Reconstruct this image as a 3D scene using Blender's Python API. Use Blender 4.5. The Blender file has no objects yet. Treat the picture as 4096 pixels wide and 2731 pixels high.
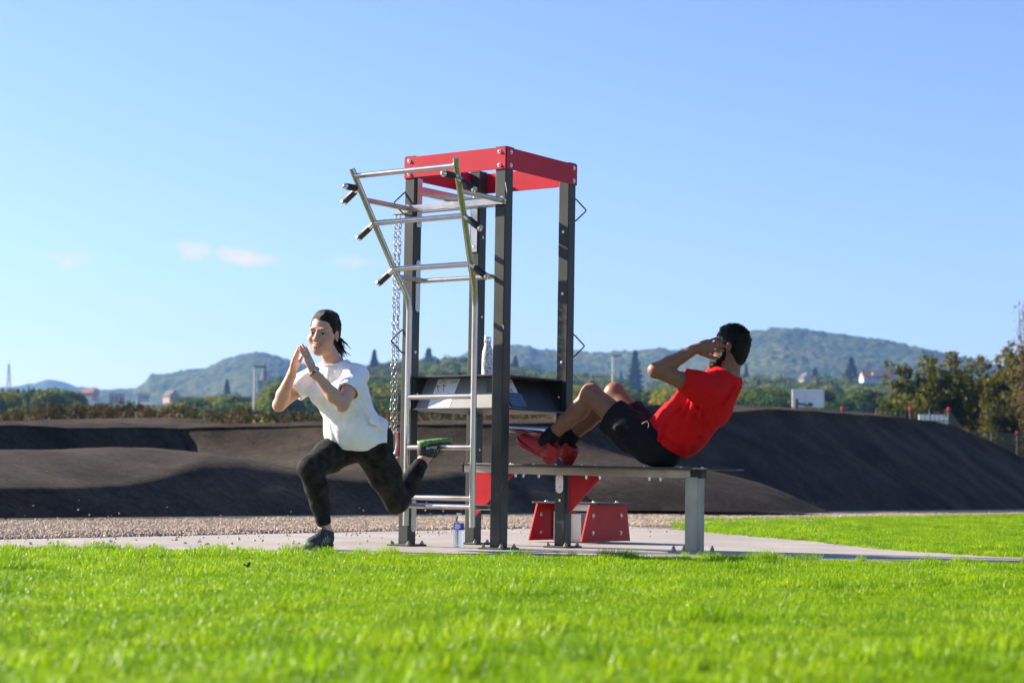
import bpy, bmesh, math, random
import numpy as np
from mathutils import Vector, Matrix, Euler

# ------------------------------------------------------------------ camera, sky, sun, exposure
SC = bpy.context.scene
COL = SC.collection
FPX, PIT, ROLL, HC = 7867.0, 0.07492, 0.01559, 0.36537          # focal length in photo pixels, pitch, roll, lens height
cam_d = bpy.data.cameras.new('camera')
cam = bpy.data.objects.new('camera', cam_d)
COL.objects.link(cam)
SC.camera = cam
cam_d.sensor_width = 36.0
cam_d.lens = FPX / 4096 * 36
cam_d.clip_start = 0.05
cam_d.clip_end = 20000
cam_d.dof.use_dof = True
cam_d.dof.focus_distance = 11.9
cam_d.dof.aperture_fstop = 3.8
_c, _s = math.cos(ROLL), math.sin(ROLL)
_fw = Vector((0, math.cos(PIT), math.sin(PIT)))
_u0 = Vector((0, -math.sin(PIT), math.cos(PIT)))
_r0 = Vector((1, 0, 0))
_rt, _up = _c * _r0 + _s * _u0, _c * _u0 - _s * _r0
cam.matrix_world = Matrix(((_rt.x, _up.x, -_fw.x, 0), (_rt.y, _up.y, -_fw.y, 0), (_rt.z, _up.z, -_fw.z, HC), (0, 0, 0, 1)))

SUN_EL, SUN_BACK = math.radians(27), math.radians(21)          # sun to the left and a little behind the scene
to_sun = Vector((-math.cos(SUN_BACK) * math.cos(SUN_EL), math.sin(SUN_BACK) * math.cos(SUN_EL), math.sin(SUN_EL)))
world = bpy.data.worlds.new('World')
SC.world = world
world.use_nodes = True
wt = world.node_tree
bg = wt.nodes['Background']
sky = wt.nodes.new('ShaderNodeTexSky')
sky.sky_type = 'NISHITA'
sky.sun_disc = False
sky.sun_elevation = SUN_EL
sky.sun_rotation = -(math.pi / 2 - SUN_BACK)
sky.air_density = 1.0
sky.dust_density = 0.8
sky.ozone_density = 3.0
sky.altitude = 200
bg.inputs[1].default_value = 0.052
sun_d = bpy.data.lights.new('sun', 'SUN')
sun_d.energy = 4.2
sun_d.angle = math.radians(0.53)
sun_d.color = (1.0, 0.90, 0.76)
sun = bpy.data.objects.new('sun', sun_d)
COL.objects.link(sun)
sun.rotation_euler = to_sun.to_track_quat('Z', 'Y').to_euler()
SC.view_settings.view_transform = 'Standard'
SC.view_settings.look = 'None'
SC.view_settings.gamma = 1
SC.view_settings.exposure = 1.85
SC.cycles.use_denoising = True
SC.cycles.max_bounces = 8
SC.cycles.transparent_max_bounces = 12
SC.cycles.volume_bounces = 0
rng = np.random.default_rng(7)
random.seed(7)

# ------------------------------------------------------------------ geometry helpers
K = 1.74150                                                       # layout was read from a 2352 px wide view of the photo
def ray(px, py):
    a, b = px * K - 2048, 1365.5 - py * K
    X, Y = (a * _c - b * _s) / FPX, (a * _s + b * _c) / FPX
    return np.array([X, math.cos(PIT) - Y * math.sin(PIT), math.sin(PIT) + Y * math.cos(PIT)])
def at(px, py, Y):
    d = ray(px, py)
    return np.array([0, 0, HC]) + d * (Y / d[1])
def gnd(px, py, z=0.0):
    d = ray(px, py)
    return np.array([0, 0, HC]) + d * ((z - HC) / d[2])
def nrm(v):
    v = np.asarray(v, float)
    return v / (np.linalg.norm(v) + 1e-12)

# sky colour with a few small clouds low on the left
def sky_nodes():
    N, Lk = wt.nodes, wt.links
    tc = N.new('ShaderNodeTexCoord')
    src = sky.outputs[0]
    hs = N.new('ShaderNodeHueSaturation'); hs.inputs['Saturation'].default_value = 1.06; hs.inputs['Value'].default_value = 1.0
    Lk.new(src, hs.inputs['Color']); src = hs.outputs[0]
    tn = N.new('ShaderNodeMix'); tn.data_type = 'RGBA'; tn.blend_type = 'MULTIPLY'; tn.inputs[0].default_value = 1; tn.inputs[7].default_value = (1.0, 0.945, 1.10, 1); Lk.new(src, tn.inputs[6]); src = tn.outputs[2]
    nz = N.new('ShaderNodeTexNoise'); nz.inputs['Scale'].default_value = 70; nz.inputs['Detail'].default_value = 8; nz.inputs['Roughness'].default_value = 0.62; nz.inputs['Distortion'].default_value = 0.6
    Lk.new(tc.outputs['Generated'], nz.inputs['Vector'])
    for (px, py, w, h, st) in ((158, 597, 52, 26, .5), (450, 578, 44, 24, .6), (535, 588, 44, 26, .65), (592, 600, 64, 22, .6), (788, 602, 48, 20, .5), (850, 604, 48, 8, .3)):
        d = nrm(ray(px, py)); rt = nrm(np.cross(d, (0, 0, 1))); up = np.cross(rt, d)
        terms = []
        for v, sz in ((rt, w), (up, h)):
            dp = N.new('ShaderNodeVectorMath'); dp.operation = 'DOT_PRODUCT'; Lk.new(tc.outputs['Generated'], dp.inputs[0]); dp.inputs[1].default_value = tuple(v * 4517.0 / sz)
            sq = N.new('ShaderNodeMath'); sq.operation = 'POWER'; sq.inputs[1].default_value = 2; ab_ = N.new('ShaderNodeMath'); ab_.operation = 'ABSOLUTE'
            Lk.new(dp.outputs['Value'], ab_.inputs[0]); Lk.new(ab_.outputs[0], sq.inputs[0]); terms.append(sq)
        s1 = N.new('ShaderNodeMath'); s1.operation = 'ADD'; Lk.new(terms[0].outputs[0], s1.inputs[0]); Lk.new(terms[1].outputs[0], s1.inputs[1])
        fr = N.new('ShaderNodeVectorMath'); fr.operation = 'DOT_PRODUCT'; Lk.new(tc.outputs['Generated'], fr.inputs[0]); fr.inputs[1].default_value = tuple(d)
        ok = N.new('ShaderNodeMath'); ok.operation = 'GREATER_THAN'; ok.inputs[1].default_value = 0.5; Lk.new(fr.outputs['Value'], ok.inputs[0])
        ns = N.new('ShaderNodeMath'); ns.operation = 'MULTIPLY_ADD'; ns.inputs[1].default_value = 5.0; ns.inputs[2].default_value = -1.75; Lk.new(nz.outputs['Fac'], ns.inputs[0])
        df = N.new('ShaderNodeMath'); df.operation = 'SUBTRACT'; Lk.new(ns.outputs[0], df.inputs[0]); Lk.new(s1.outputs[0], df.inputs[1])
        mr = N.new('ShaderNodeMapRange'); mr.interpolation_type = 'SMOOTHSTEP'; mr.inputs[1].default_value = -0.5; mr.inputs[2].default_value = 1.3; mr.inputs[4].default_value = st; Lk.new(df.outputs[0], mr.inputs[0])
        ml = N.new('ShaderNodeMath'); ml.operation = 'MULTIPLY'; Lk.new(mr.outputs[0], ml.inputs[0]); Lk.new(ok.outputs[0], ml.inputs[1])
        mx = N.new('ShaderNodeMix'); mx.data_type = 'RGBA'; Lk.new(ml.outputs[0], mx.inputs[0]); Lk.new(src, mx.inputs[6]); mx.inputs[7].default_value = (6.2, 5.0, 4.6, 1)
        src = mx.outputs[2]
    Lk.new(src, bg.inputs[0])
sky_nodes()

# ------------------------------------------------------------------ materials
MATS = {}
def _mat(name):
    m = bpy.data.materials.new(name)
    m.use_nodes = True
    MATS[name] = m
    nt = m.node_tree
    return m, nt, nt.nodes['Principled BSDF']
def pm(name, col, rough=0.5, metal=0.0, var=0.12, scale=6.0, bump=0.0, bscale=60.0, col2=None, spec=0.5, sheen=0.0, coat=0.0, sss=0.0, detail=5.0, stretch=None):
    """plain principled material: colour with a noise variation and a fine noise relief"""
    m, nt, b = _mat(name)
    tc = nt.nodes.new('ShaderNodeTexCoord')
    src = tc.outputs['Object']
    if stretch:
        mp = nt.nodes.new('ShaderNodeMapping'); mp.inputs['Scale'].default_value = stretch
        nt.links.new(src, mp.inputs[0]); src = mp.outputs[0]
    n = nt.nodes.new('ShaderNodeTexNoise')
    n.inputs['Scale'].default_value = scale
    n.inputs['Detail'].default_value = detail
    nt.links.new(src, n.inputs['Vector'])
    r = nt.nodes.new('ShaderNodeValToRGB')
    c = np.array(col[:3])
    c2 = np.array(col2[:3]) if col2 is not None else np.clip(c * (1 + var), 0, 1)
    c1 = c if col2 is not None else np.clip(c * (1 - var), 0, 1)
    r.color_ramp.elements[0].position = 0.32
    r.color_ramp.elements[1].position = 0.68
    r.color_ramp.elements[0].color = (*c1, 1)
    r.color_ramp.elements[1].color = (*c2, 1)
    nt.links.new(n.outputs['Fac'], r.inputs['Fac'])
    nt.links.new(r.outputs['Color'], b.inputs['Base Color'])
    b.inputs['Roughness'].default_value = rough
    b.inputs['Metallic'].default_value = metal
    b.inputs['Specular IOR Level'].default_value = spec
    if sheen: b.inputs['Sheen Weight'].default_value = sheen
    if coat: b.inputs['Coat Weight'].default_value = coat
    if sss:
        b.inputs['Subsurface Weight'].default_value = sss
        b.inputs['Subsurface Radius'].default_value = (0.012, 0.005, 0.003)
        b.inputs['Subsurface Scale'].default_value = 1.0
    if bump:
        n2 = nt.nodes.new('ShaderNodeTexNoise')
        n2.inputs['Scale'].default_value = bscale
        n2.inputs['Detail'].default_value = 4
        nt.links.new(src, n2.inputs['Vector'])
        bp = nt.nodes.new('ShaderNodeBump')
        bp.inputs['Strength'].default_value = bump
        bp.inputs['Distance'].default_value = 0.02
        nt.links.new(n2.outputs['Fac'], bp.inputs['Height'])
        nt.links.new(bp.outputs['Normal'], b.inputs['Normal'])
    return m
def leafmat(name, cols, trans=0.35, rough=0.55, spec=0.3, fine=3.0, randw=0.6):
    """foliage: colour from a ramp driven by the instance's own random number and a noise, with light passing through"""
    m, nt, b = _mat(name)
    oi = nt.nodes.new('ShaderNodeObjectInfo')
    tc = nt.nodes.new('ShaderNodeTexCoord')
    n = nt.nodes.new('ShaderNodeTexNoise'); n.inputs['Scale'].default_value = fine; n.inputs['Detail'].default_value = 3
    nt.links.new(tc.outputs['Object'], n.inputs['Vector'])
    mx = nt.nodes.new('ShaderNodeMix'); mx.data_type = 'FLOAT'; mx.inputs[0].default_value = randw
    nt.links.new(n.outputs['Fac'], mx.inputs[2]); nt.links.new(oi.outputs['Random'], mx.inputs[3])
    r = nt.nodes.new('ShaderNodeValToRGB')
    while len(r.color_ramp.elements) < len(cols): r.color_ramp.elements.new(0.5)
    for i, c in enumerate(cols):
        r.color_ramp.elements[i].position = 0.15 + 0.7 * i / max(1, len(cols) - 1)
        r.color_ramp.elements[i].color = (*c, 1)
    nt.links.new(mx.outputs[0], r.inputs['Fac'])
    nt.links.new(r.outputs['Color'], b.inputs['Base Color'])
    b.inputs['Roughness'].default_value = rough
    b.inputs['Specular IOR Level'].default_value = spec
    if trans:
        t = nt.nodes.new('ShaderNodeBsdfTranslucent')
        nt.links.new(r.outputs['Color'], t.inputs['Color'])
        ms = nt.nodes.new('ShaderNodeMixShader'); ms.inputs[0].default_value = trans
        nt.links.new(b.outputs[0], ms.inputs[1]); nt.links.new(t.outputs[0], ms.inputs[2])
        nt.links.new(ms.outputs[0], nt.nodes['Material Output'].inputs['Surface'])
    return m

# ------------------------------------------------------------------ mesh building
ORG = {}
def tag(o, label=None, cat=None, group=None, kind=None):
    if label: o['label'] = label
    if cat: o['category'] = cat
    if group: o['group'] = group
    if kind: o['kind'] = kind
    return o
def empty(name, loc, label=None, cat=None, group=None, parent=None):
    o = bpy.data.objects.new(name, None)
    o.empty_display_size = 0.1
    COL.objects.link(o)
    if parent is not None:
        o.parent = parent; ORG[o.name] = ORG[parent.name]
    else:
        o.location = Vector([float(q) for q in loc]); ORG[o.name] = np.asarray(loc, float)
    return tag(o, label, cat, group)
class MB:
    def __init__(self): self.v, self.f, self.n = [], [], 0
    def add(self, v, f):
        v = np.asarray(v, float)
        self.v.append(v); self.f += [tuple(int(i) + self.n for i in q) for q in f]; self.n += len(v)
        return self
    def box(self, c, s, ax=None):
        ax = np.eye(3) if ax is None else np.asarray(ax, float)
        h = np.asarray(s, float) / 2
        sg = np.array([[x, y, z] for z in (-1, 1) for y in (-1, 1) for x in (-1, 1)], float)
        v = np.asarray(c, float) + (sg * h) @ ax
        f = [(0, 2, 3, 1), (4, 5, 7, 6), (0, 1, 5, 4), (2, 6, 7, 3), (0, 4, 6, 2), (1, 3, 7, 5)]
        if np.linalg.det(ax) < 0: f = [q[::-1] for q in f]
        return self.add(v, f)
    def tube(self, pts, r, n=12, caps=True, closed=False, up=None):
        P = np.asarray(pts, float); m = len(P)
        R = np.full(m, r, float) if np.isscalar(r) else np.asarray(r, float)
        tan = np.zeros_like(P)
        for i in range(m):
            a, b = (P[(i - 1) % m], P[(i + 1) % m]) if closed else (P[max(i - 1, 0)], P[min(i + 1, m - 1)])
            tan[i] = nrm(b - a)
        ref = np.array([0, 0, 1.]) if up is None else np.asarray(up, float)
        if abs(tan[0] @ ref) > 0.95: ref = np.array([0, 1., 0])
        nx = nrm(np.cross(ref, tan[0])); V = []
        for i in range(m):
            nx = nrm(nx - (nx @ tan[i]) * tan[i]); ny = np.cross(tan[i], nx)
            a = np.arange(n) * 2 * np.pi / n
            V.append(P[i] + R[i] * (np.cos(a)[:, None] * nx + np.sin(a)[:, None] * ny))
        V = np.concatenate(V); F = []
        for i in range(m if closed else m - 1):
            j = (i + 1) % m
            for k in range(n):
                F.append((i * n + k, i * n + (k + 1) % n, j * n + (k + 1) % n, j * n + k))
        if caps and not closed:
            F.append(tuple(range(n))[::-1]); F.append(tuple((m - 1) * n + k for k in range(n)))
        return self.add(V, F)
    def lathe(self, prof, c, n=24, ax=None):
        ax = np.eye(3) if ax is None else np.asarray(ax, float)
        V, F = [], []
        for (r, z) in prof:
            for k in range(n):
                a = 2 * np.pi * k / n
                V.append(np.asarray(c) + np.array([r * np.cos(a), r * np.sin(a), z]) @ ax)
        m = len(prof)
        for i in range(m - 1):
            for k in range(n):
                F.append((i * n + k, i * n + (k + 1) % n, (i + 1) * n + (k + 1) % n, (i + 1) * n + k))
        F.append(tuple(range(n))[::-1]); F.append(tuple((m - 1) * n + k for k in range(n)))
        return self.add(V, F)
    def prism(self, poly, o, ex, ey, ez, th):
        """polygon (x,y) in the plane ex,ey at o, thickness th along ez (centred)"""
        P = np.array([np.asarray(o) + x * np.asarray(ex) + y * np.asarray(ey) for x, y in poly])
        n = len(P); ez = np.asarray(ez, float)
        V = np.concatenate([P - ez * th / 2, P + ez * th / 2])
        F = [tuple(range(n))[::-1], tuple(range(n, 2 * n))] + [(i, (i + 1) % n, n + (i + 1) % n, n + i) for i in range(n)]
        ar = sum(poly[i][0] * poly[(i + 1) % n][1] - poly[(i + 1) % n][0] * poly[i][1] for i in range(n))
        if ar * np.linalg.det(np.array([ex, ey, ez])) < 0: F = [q[::-1] for q in F]
        return self.add(V, F)
    def mesh(self, name, org=(0, 0, 0), smooth=None):
        me = bpy.data.meshes.new(name)
        V = np.concatenate(self.v) - np.asarray(org, float)
        me.from_pydata(V.tolist(), [], self.f)
        if smooth is not None:
            me.polygons.foreach_set('use_smooth', [True] * len(me.polygons))
            me.set_sharp_from_angle(angle=math.radians(smooth))
        me.update()
        return me
    def build(self, name, mat, parent=None, smooth=35, bevel=0.0, base=None, seg=2):
        if parent is not None: org = ORG[parent.name]
        elif base is not None: org = np.asarray(base, float)
        else:
            V = np.concatenate(self.v); org = np.array([(V[:, 0].min() + V[:, 0].max()) / 2, (V[:, 1].min() + V[:, 1].max()) / 2, V[:, 2].min()])
        me = self.mesh(name, org, smooth)
        return link(name, me, mat, parent, org, bevel, seg)
def link(name, me, mat, parent=None, org=(0, 0, 0), bevel=0.0, seg=2):
    if mat is not None and len(me.materials) == 0: me.materials.append(MATS[mat] if isinstance(mat, str) else mat)
    o = bpy.data.objects.new(name, me)
    COL.objects.link(o)
    if parent is not None: o.parent = parent
    else: o.location = Vector([float(q) for q in org])
    ORG[o.name] = np.asarray(org, float)
    if bevel:
        b = o.modifiers.new('bevel', 'BEVEL'); b.width = bevel; b.segments = seg; b.limit_method = 'ANGLE'; b.angle_limit = math.radians(40)
        b.harden_normals = True
    return o
def inst(name, me, parent, loc, ax=None, sc=1.0):
    """another object on shared mesh data, at a world place under a parent"""
    o = bpy.data.objects.new(name, me)
    COL.objects.link(o)
    org = ORG[parent.name] if parent is not None else np.zeros(3)
    if parent is not None: o.parent = parent
    R = Matrix.Identity(3) if ax is None else Matrix(np.asarray(ax, float).T.tolist())
    M = R.to_4x4() @ Matrix.Diagonal((*(sc if hasattr(sc, '__len__') else (sc,) * 3), 1))
    M.translation = Vector([float(a - b) for a, b in zip(loc, org)])
    o.matrix_local = M
    ORG[o.name] = np.asarray(loc, float)
    return o
def fmesh(name, txt, size, align='CENTER', extrude=0.0006):
    cu = bpy.data.curves.new(name, 'FONT'); cu.body = txt; cu.size = size; cu.align_x = align; cu.align_y = 'CENTER'; cu.extrude = extrude; cu.resolution_u = 3
    o = bpy.data.objects.new(name, cu); COL.objects.link(o)
    dg = bpy.context.evaluated_depsgraph_get(); dg.update()
    me = bpy.data.meshes.new_from_object(o.evaluated_get(dg))
    bpy.data.objects.remove(o); me.name = name
    me.materials.clear()
    return me
def scatter(name, P, S, R, I, protos, mat=None, org=(0, 0, 0), label=None, cat=None, kind='stuff', parent=None):
    """one object: prototypes placed on many points (for what nobody could count)"""
    P = np.asarray(P, float)
    me = bpy.data.meshes.new(name)
    me.from_pydata((P - np.asarray(org)).tolist(), [], [])
    a = me.attributes.new('sc', 'FLOAT_VECTOR', 'POINT'); a.data.foreach_set('vector', np.asarray(S, np.float32).ravel())
    a = me.attributes.new('rt', 'FLOAT_VECTOR', 'POINT'); a.data.foreach_set('vector', np.asarray(R, np.float32).ravel())
    a = me.attributes.new('ix', 'INT', 'POINT'); a.data.foreach_set('value', np.asarray(I, np.int32))
    o = bpy.data.objects.new(name, me); COL.objects.link(o); o.location = Vector([float(q) for q in org])
    if parent is not None: o.parent = parent
    ORG[o.name] = np.asarray(org, float)
    g = bpy.data.node_groups.new(name + '_scatter', 'GeometryNodeTree')
    g.interface.new_socket('Geometry', in_out='INPUT', socket_type='NodeSocketGeometry')
    g.interface.new_socket('Geometry', in_out='OUTPUT', socket_type='NodeSocketGeometry')
    gi, go = g.nodes.new('NodeGroupInput'), g.nodes.new('NodeGroupOutput')
    jn = g.nodes.new('GeometryNodeJoinGeometry')
    def na(nm, ty):
        q = g.nodes.new('GeometryNodeInputNamedAttribute'); q.data_type = ty; q.inputs[0].default_value = nm
        return [s for s in q.outputs if s.enabled and s.name == 'Attribute'][0]
    sc_, rt_, ix_ = na('sc', 'FLOAT_VECTOR'), na('rt', 'FLOAT_VECTOR'), na('ix', 'INT')
    for k, p in enumerate(protos):
        ob = g.nodes.new('GeometryNodeObjectInfo'); ob.inputs['Object'].default_value = p; ob.inputs['As Instance'].default_value = True
        ip = g.nodes.new('GeometryNodeInstanceOnPoints')
        cp = g.nodes.new('FunctionNodeCompare'); cp.data_type = 'INT'; cp.operation = 'EQUAL'
        ins = [s for s in cp.inputs if s.enabled]
        g.links.new(ix_, ins[0]); ins[1].default_value = k
        g.links.new(gi.outputs[0], ip.inputs['Points']); g.links.new(cp.outputs[0], ip.inputs['Selection'])
        g.links.new(ob.outputs['Geometry'], ip.inputs['Instance'])
        e2r = g.nodes.new('FunctionNodeEulerToRotation'); g.links.new(rt_, e2r.inputs[0]); g.links.new(e2r.outputs[0], ip.inputs['Rotation'])
        g.links.new(sc_, ip.inputs['Scale']); g.links.new(ip.outputs[0], jn.inputs[0])
    g.links.new(jn.outputs[0], go.inputs[0])
    md = o.modifiers.new('scatter', 'NODES'); md.node_group = g
    return tag(o, label, cat, None, kind)
def proto(name, me, mat):
    me.materials.append(MATS[mat]) if mat else None
    return bpy.data.objects.new(name, me)
def pnoise(x, y, seed=0, oct=4):
    """cheap value noise in numpy, about -1..1"""
    x = np.asarray(x, float); y = np.asarray(y, float); out = 0; amp = 1; tot = 0
    for o in range(oct):
        xi, yi = np.floor(x), np.floor(y); fx, fy = x - xi, y - yi
        fx, fy = fx * fx * (3 - 2 * fx), fy * fy * (3 - 2 * fy)
        def h(a, b):
            q = np.sin(a * 127.1 + b * 311.7 + seed * 74.7 + o * 19.19) * 43758.5453
            return (q - np.floor(q)) * 2 - 1
        v = (h(xi, yi) * (1 - fx) + h(xi + 1, yi) * fx) * (1 - fy) + (h(xi, yi + 1) * (1 - fx) + h(xi + 1, yi + 1) * fx) * fy
        out = out + amp * v; tot += amp; amp *= 0.5; x, y = x * 2.03 + 5.1, y * 2.03 + 1.7
    return out / tot
def grid_mesh(name, G, mat, kind='structure', smooth=True, org=(0, 0, 0), flip=False):
    """sheet from an array of points (rows, columns, 3)"""
    r, c, _ = G.shape
    idx = np.arange(r * c).reshape(r, c)
    q = np.stack([idx[:-1, :-1], idx[:-1, 1:], idx[1:, 1:], idx[1:, :-1]], -1).reshape(-1, 4)
    if flip: q = q[:, ::-1]
    me = bpy.data.meshes.new(name)
    me.from_pydata((G.reshape(-1, 3) - np.asarray(org)).tolist(), [], q.tolist())
    if smooth: me.polygons.foreach_set('use_smooth', [True] * len(me.polygons))
    me.update()
    o = link(name, me, mat, None, org)
    return tag(o, kind=kind)
def cr(tab, x):
    """smooth interpolation of a table of (x, value)"""
    t = np.array(tab, float); xs, ys = t[:, 0], t[:, 1]
    m = np.zeros(len(xs)); d = np.diff(ys) / np.diff(xs)
    m[1:-1] = np.where(d[:-1] * d[1:] > 0, 2 * d[:-1] * d[1:] / (d[:-1] + d[1:] + 1e-12 * (d[:-1] + d[1:] == 0)), 0)
    m[0], m[-1] = d[0], d[-1]
    x = np.clip(np.asarray(x, float), xs[0], xs[-1]); i = np.clip(np.searchsorted(xs, x) - 1, 0, len(xs) - 2)
    h = xs[i + 1] - xs[i]; s = (x - xs[i]) / h
    return (2*s**3-3*s**2+1)*ys[i] + (s**3-2*s**2+s)*h*m[i] + (-2*s**3+3*s**2)*ys[i+1] + (s**3-s**2)*h*m[i+1]

# ------------------------------------------------------------------ setting: ground, slab, gravel, pump track
pm('soil', (0.07, 0.05, 0.03), 0.95, var=0.4, scale=9, bump=0.4, bscale=40)
pm('meadow', (0.07, 0.10, 0.025), 0.95, col2=(0.12, 0.15, 0.04), scale=0.02, bump=0.0)
pm('steel_ground_reflection', (0.36, 0.31, 0.27), 0.38, 0.85, var=0.12, scale=9, bump=0.02, bscale=90)  # bench beam steel: brown of the reflected ground put into its base colour
pm('steel', (0.52, 0.49, 0.46), 0.27, 0.95, var=0.10, scale=14, bump=0.02, bscale=90, stretch=(1, 1, 0.3))
pm('steel_bright', (0.75, 0.74, 0.72), 0.18, 0.95, var=0.06, scale=20)
pm('galvanised', (0.34, 0.34, 0.30), 0.45, 0.7, col2=(0.22, 0.23, 0.19), scale=9, bump=0.03, bscale=70, stretch=(1, 1, 0.4))
def mat_concrete():
    m, nt, b = _mat('concrete')
    tc = nt.nodes.new('ShaderNodeTexCoord')
    n1 = nt.nodes.new('ShaderNodeTexNoise'); n1.inputs['Scale'].default_value = 0.9; n1.inputs['Detail'].default_value = 8
    n2 = nt.nodes.new('ShaderNodeTexNoise'); n2.inputs['Scale'].default_value = 38; n2.inputs['Detail'].default_value = 5
    mp = nt.nodes.new('ShaderNodeMapping'); mp.inputs['Scale'].default_value = (1.5, 9, 1)
    n3 = nt.nodes.new('ShaderNodeTexNoise'); n3.inputs['Scale'].default_value = 3; n3.inputs['Detail'].default_value = 4
    for n in (n1, n2): nt.links.new(tc.outputs['Object'], n.inputs['Vector'])
    nt.links.new(tc.outputs['Object'], mp.inputs[0]); nt.links.new(mp.outputs[0], n3.inputs['Vector'])
    ad = nt.nodes.new('ShaderNodeMath'); ad.operation = 'ADD'
    a2 = nt.nodes.new('ShaderNodeMath'); a2.operation = 'MULTIPLY_ADD'; a2.inputs[1].default_value = 0.6
    nt.links.new(n1.outputs[0], ad.inputs[0]); nt.links.new(n2.outputs[0], a2.inputs[0]); nt.links.new(n3.outputs[0], a2.inputs[2]); nt.links.new(a2.outputs[0], ad.inputs[1])
    r = nt.nodes.new('ShaderNodeValToRGB')
    r.color_ramp.elements[0].position = 0.75; r.color_ramp.elements[0].color = (0.215, 0.185, 0.16, 1)
    r.color_ramp.elements[1].position = 1.0; r.color_ramp.elements[1].color = (0.36, 0.32, 0.285, 1)
    mr = nt.nodes.new('ShaderNodeMapRange'); mr.inputs[1].default_value = 0.8; mr.inputs[2].default_value = 1.8
    nt.links.new(ad.outputs[0], mr.inputs[0])
    r.color_ramp.elements[0].position = 0.25; r.color_ramp.elements[1].position = 0.75
    nt.links.new(mr.outputs[0], r.inputs[0]); nt.links.new(r.outputs[0], b.inputs['Base Color'])
    b.inputs['Roughness'].default_value = 0.9
    bp = nt.nodes.new('ShaderNodeBump'); bp.inputs['Strength'].default_value = 0.25; bp.inputs['Distance'].default_value = 0.01
    nt.links.new(n2.outputs[0], bp.inputs['Height']); nt.links.new(bp.outputs[0], b.inputs['Normal'])
mat_concrete()
def mat_asphalt():
    m, nt, b = _mat('asphalt')
    tc = nt.nodes.new('ShaderNodeTexCoord')
    n1 = nt.nodes.new('ShaderNodeTexNoise'); n1.inputs['Scale'].default_value = 0.55; n1.inputs['Detail'].default_value = 7; n1.inputs['Distortion'].default_value = 0.8
    n2 = nt.nodes.new('ShaderNodeTexNoise'); n2.inputs['Scale'].default_value = 26; n2.inputs['Detail'].default_value = 6; n2.inputs['Roughness'].default_value = 0.75
    n3 = nt.nodes.new('ShaderNodeTexNoise'); n3.inputs['Scale'].default_value = 3.2; n3.inputs['Detail'].default_value = 5
    for n in (n1, n2, n3): nt.links.new(tc.outputs['Object'], n.inputs['Vector'])
    r1 = nt.nodes.new('ShaderNodeValToRGB')
    r1.color_ramp.elements[0].position = 0.35; r1.color_ramp.elements[0].color = (0.024, 0.0190, 0.0150, 1)
    r1.color_ramp.elements[1].position = 0.72; r1.color_ramp.elements[1].color = (0.066, 0.053, 0.0415, 1)
    nt.links.new(n1.outputs[0], r1.inputs[0])
    r2 = nt.nodes.new('ShaderNodeValToRGB')
    r2.color_ramp.elements[0].position = 0.30; r2.color_ramp.elements[0].color = (0.45, 0.45, 0.45, 1)
    r2.color_ramp.elements[1].position = 0.72; r2.color_ramp.elements[1].color = (1.7, 1.66, 1.6, 1)
    nt.links.new(n2.outputs[0], r2.inputs[0])
    mu = nt.nodes.new('ShaderNodeMix'); mu.data_type = 'RGBA'; mu.blend_type = 'MULTIPLY'; mu.inputs[0].default_value = 1
    n5 = nt.nodes.new('ShaderNodeTexNoise'); n5.inputs['Scale'].default_value = 7; n5.inputs['Detail'].default_value = 6; n5.inputs['Roughness'].default_value = 0.7; nt.links.new(tc.outputs['Object'], n5.inputs['Vector'])
    r5 = nt.nodes.new('ShaderNodeValToRGB'); r5.color_ramp.elements[0].position = .32; r5.color_ramp.elements[0].color = (.62, .62, .62, 1); r5.color_ramp.elements[1].position = .7; r5.color_ramp.elements[1].color = (1.35, 1.34, 1.32, 1); nt.links.new(n5.outputs[0], r5.inputs[0])
    m5 = nt.nodes.new('ShaderNodeMix'); m5.data_type = 'RGBA'; m5.blend_type = 'MULTIPLY'; m5.inputs[0].default_value = 1; nt.links.new(r1.outputs[0], m5.inputs[6]); nt.links.new(r5.outputs[0], m5.inputs[7])
    nt.links.new(m5.outputs[2], mu.inputs[6]); nt.links.new(r2.outputs[0], mu.inputs[7])
    r3 = nt.nodes.new('ShaderNodeValToRGB')
    r3.color_ramp.elements[0].position = 0.62; r3.color_ramp.elements[0].color = (0, 0, 0, 1)
    r3.color_ramp.elements[1].position = 0.78; r3.color_ramp.elements[1].color = (0.5, 0.5, 0.5, 1)
    nt.links.new(n3.outputs[0], r3.inputs[0])
    m2 = nt.nodes.new('ShaderNodeMix'); m2.data_type = 'RGBA'
    nt.links.new(r3.outputs[0], m2.inputs[0]); nt.links.new(mu.outputs[2], m2.inputs[6]); m2.inputs[7].default_value = (0.075, 0.064, 0.053, 1)
    nt.links.new(m2.outputs[2], b.inputs['Base Color'])
    b.inputs['Roughness'].default_value = 0.97; b.inputs['Specular IOR Level'].default_value = 0.08
    bp = nt.nodes.new('ShaderNodeBump'); bp.inputs['Strength'].default_value = 0.5; bp.inputs['Distance'].default_value = 0.02
    nt.links.new(n2.outputs[0], bp.inputs['Height']); nt.links.new(bp.outputs[0], b.inputs['Normal'])
mat_asphalt()
pm('gravel_bed', (0.26, 0.19, 0.125), 0.95, var=0.35, scale=30, bump=0.6, bscale=45)
pm('stone', (0.40, 0.30, 0.21), 0.9, col2=(0.58, 0.48, 0.37), scale=2.5, bump=0.2, bscale=30)

O2 = np.array([-4.75, 18.45]); E1 = np.array([0.4655, 0.8850]); E2 = np.array([-0.8850, 0.4655]); OE2 = O2 @ E2
def ab(a, b, z=0.0):
    p = O2 + a * E1 + b * E2
    return np.array([p[0], p[1], z])
def to_ab(p): return (p[:2] - O2) @ E1, (p[:2] - O2) @ E2

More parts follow.
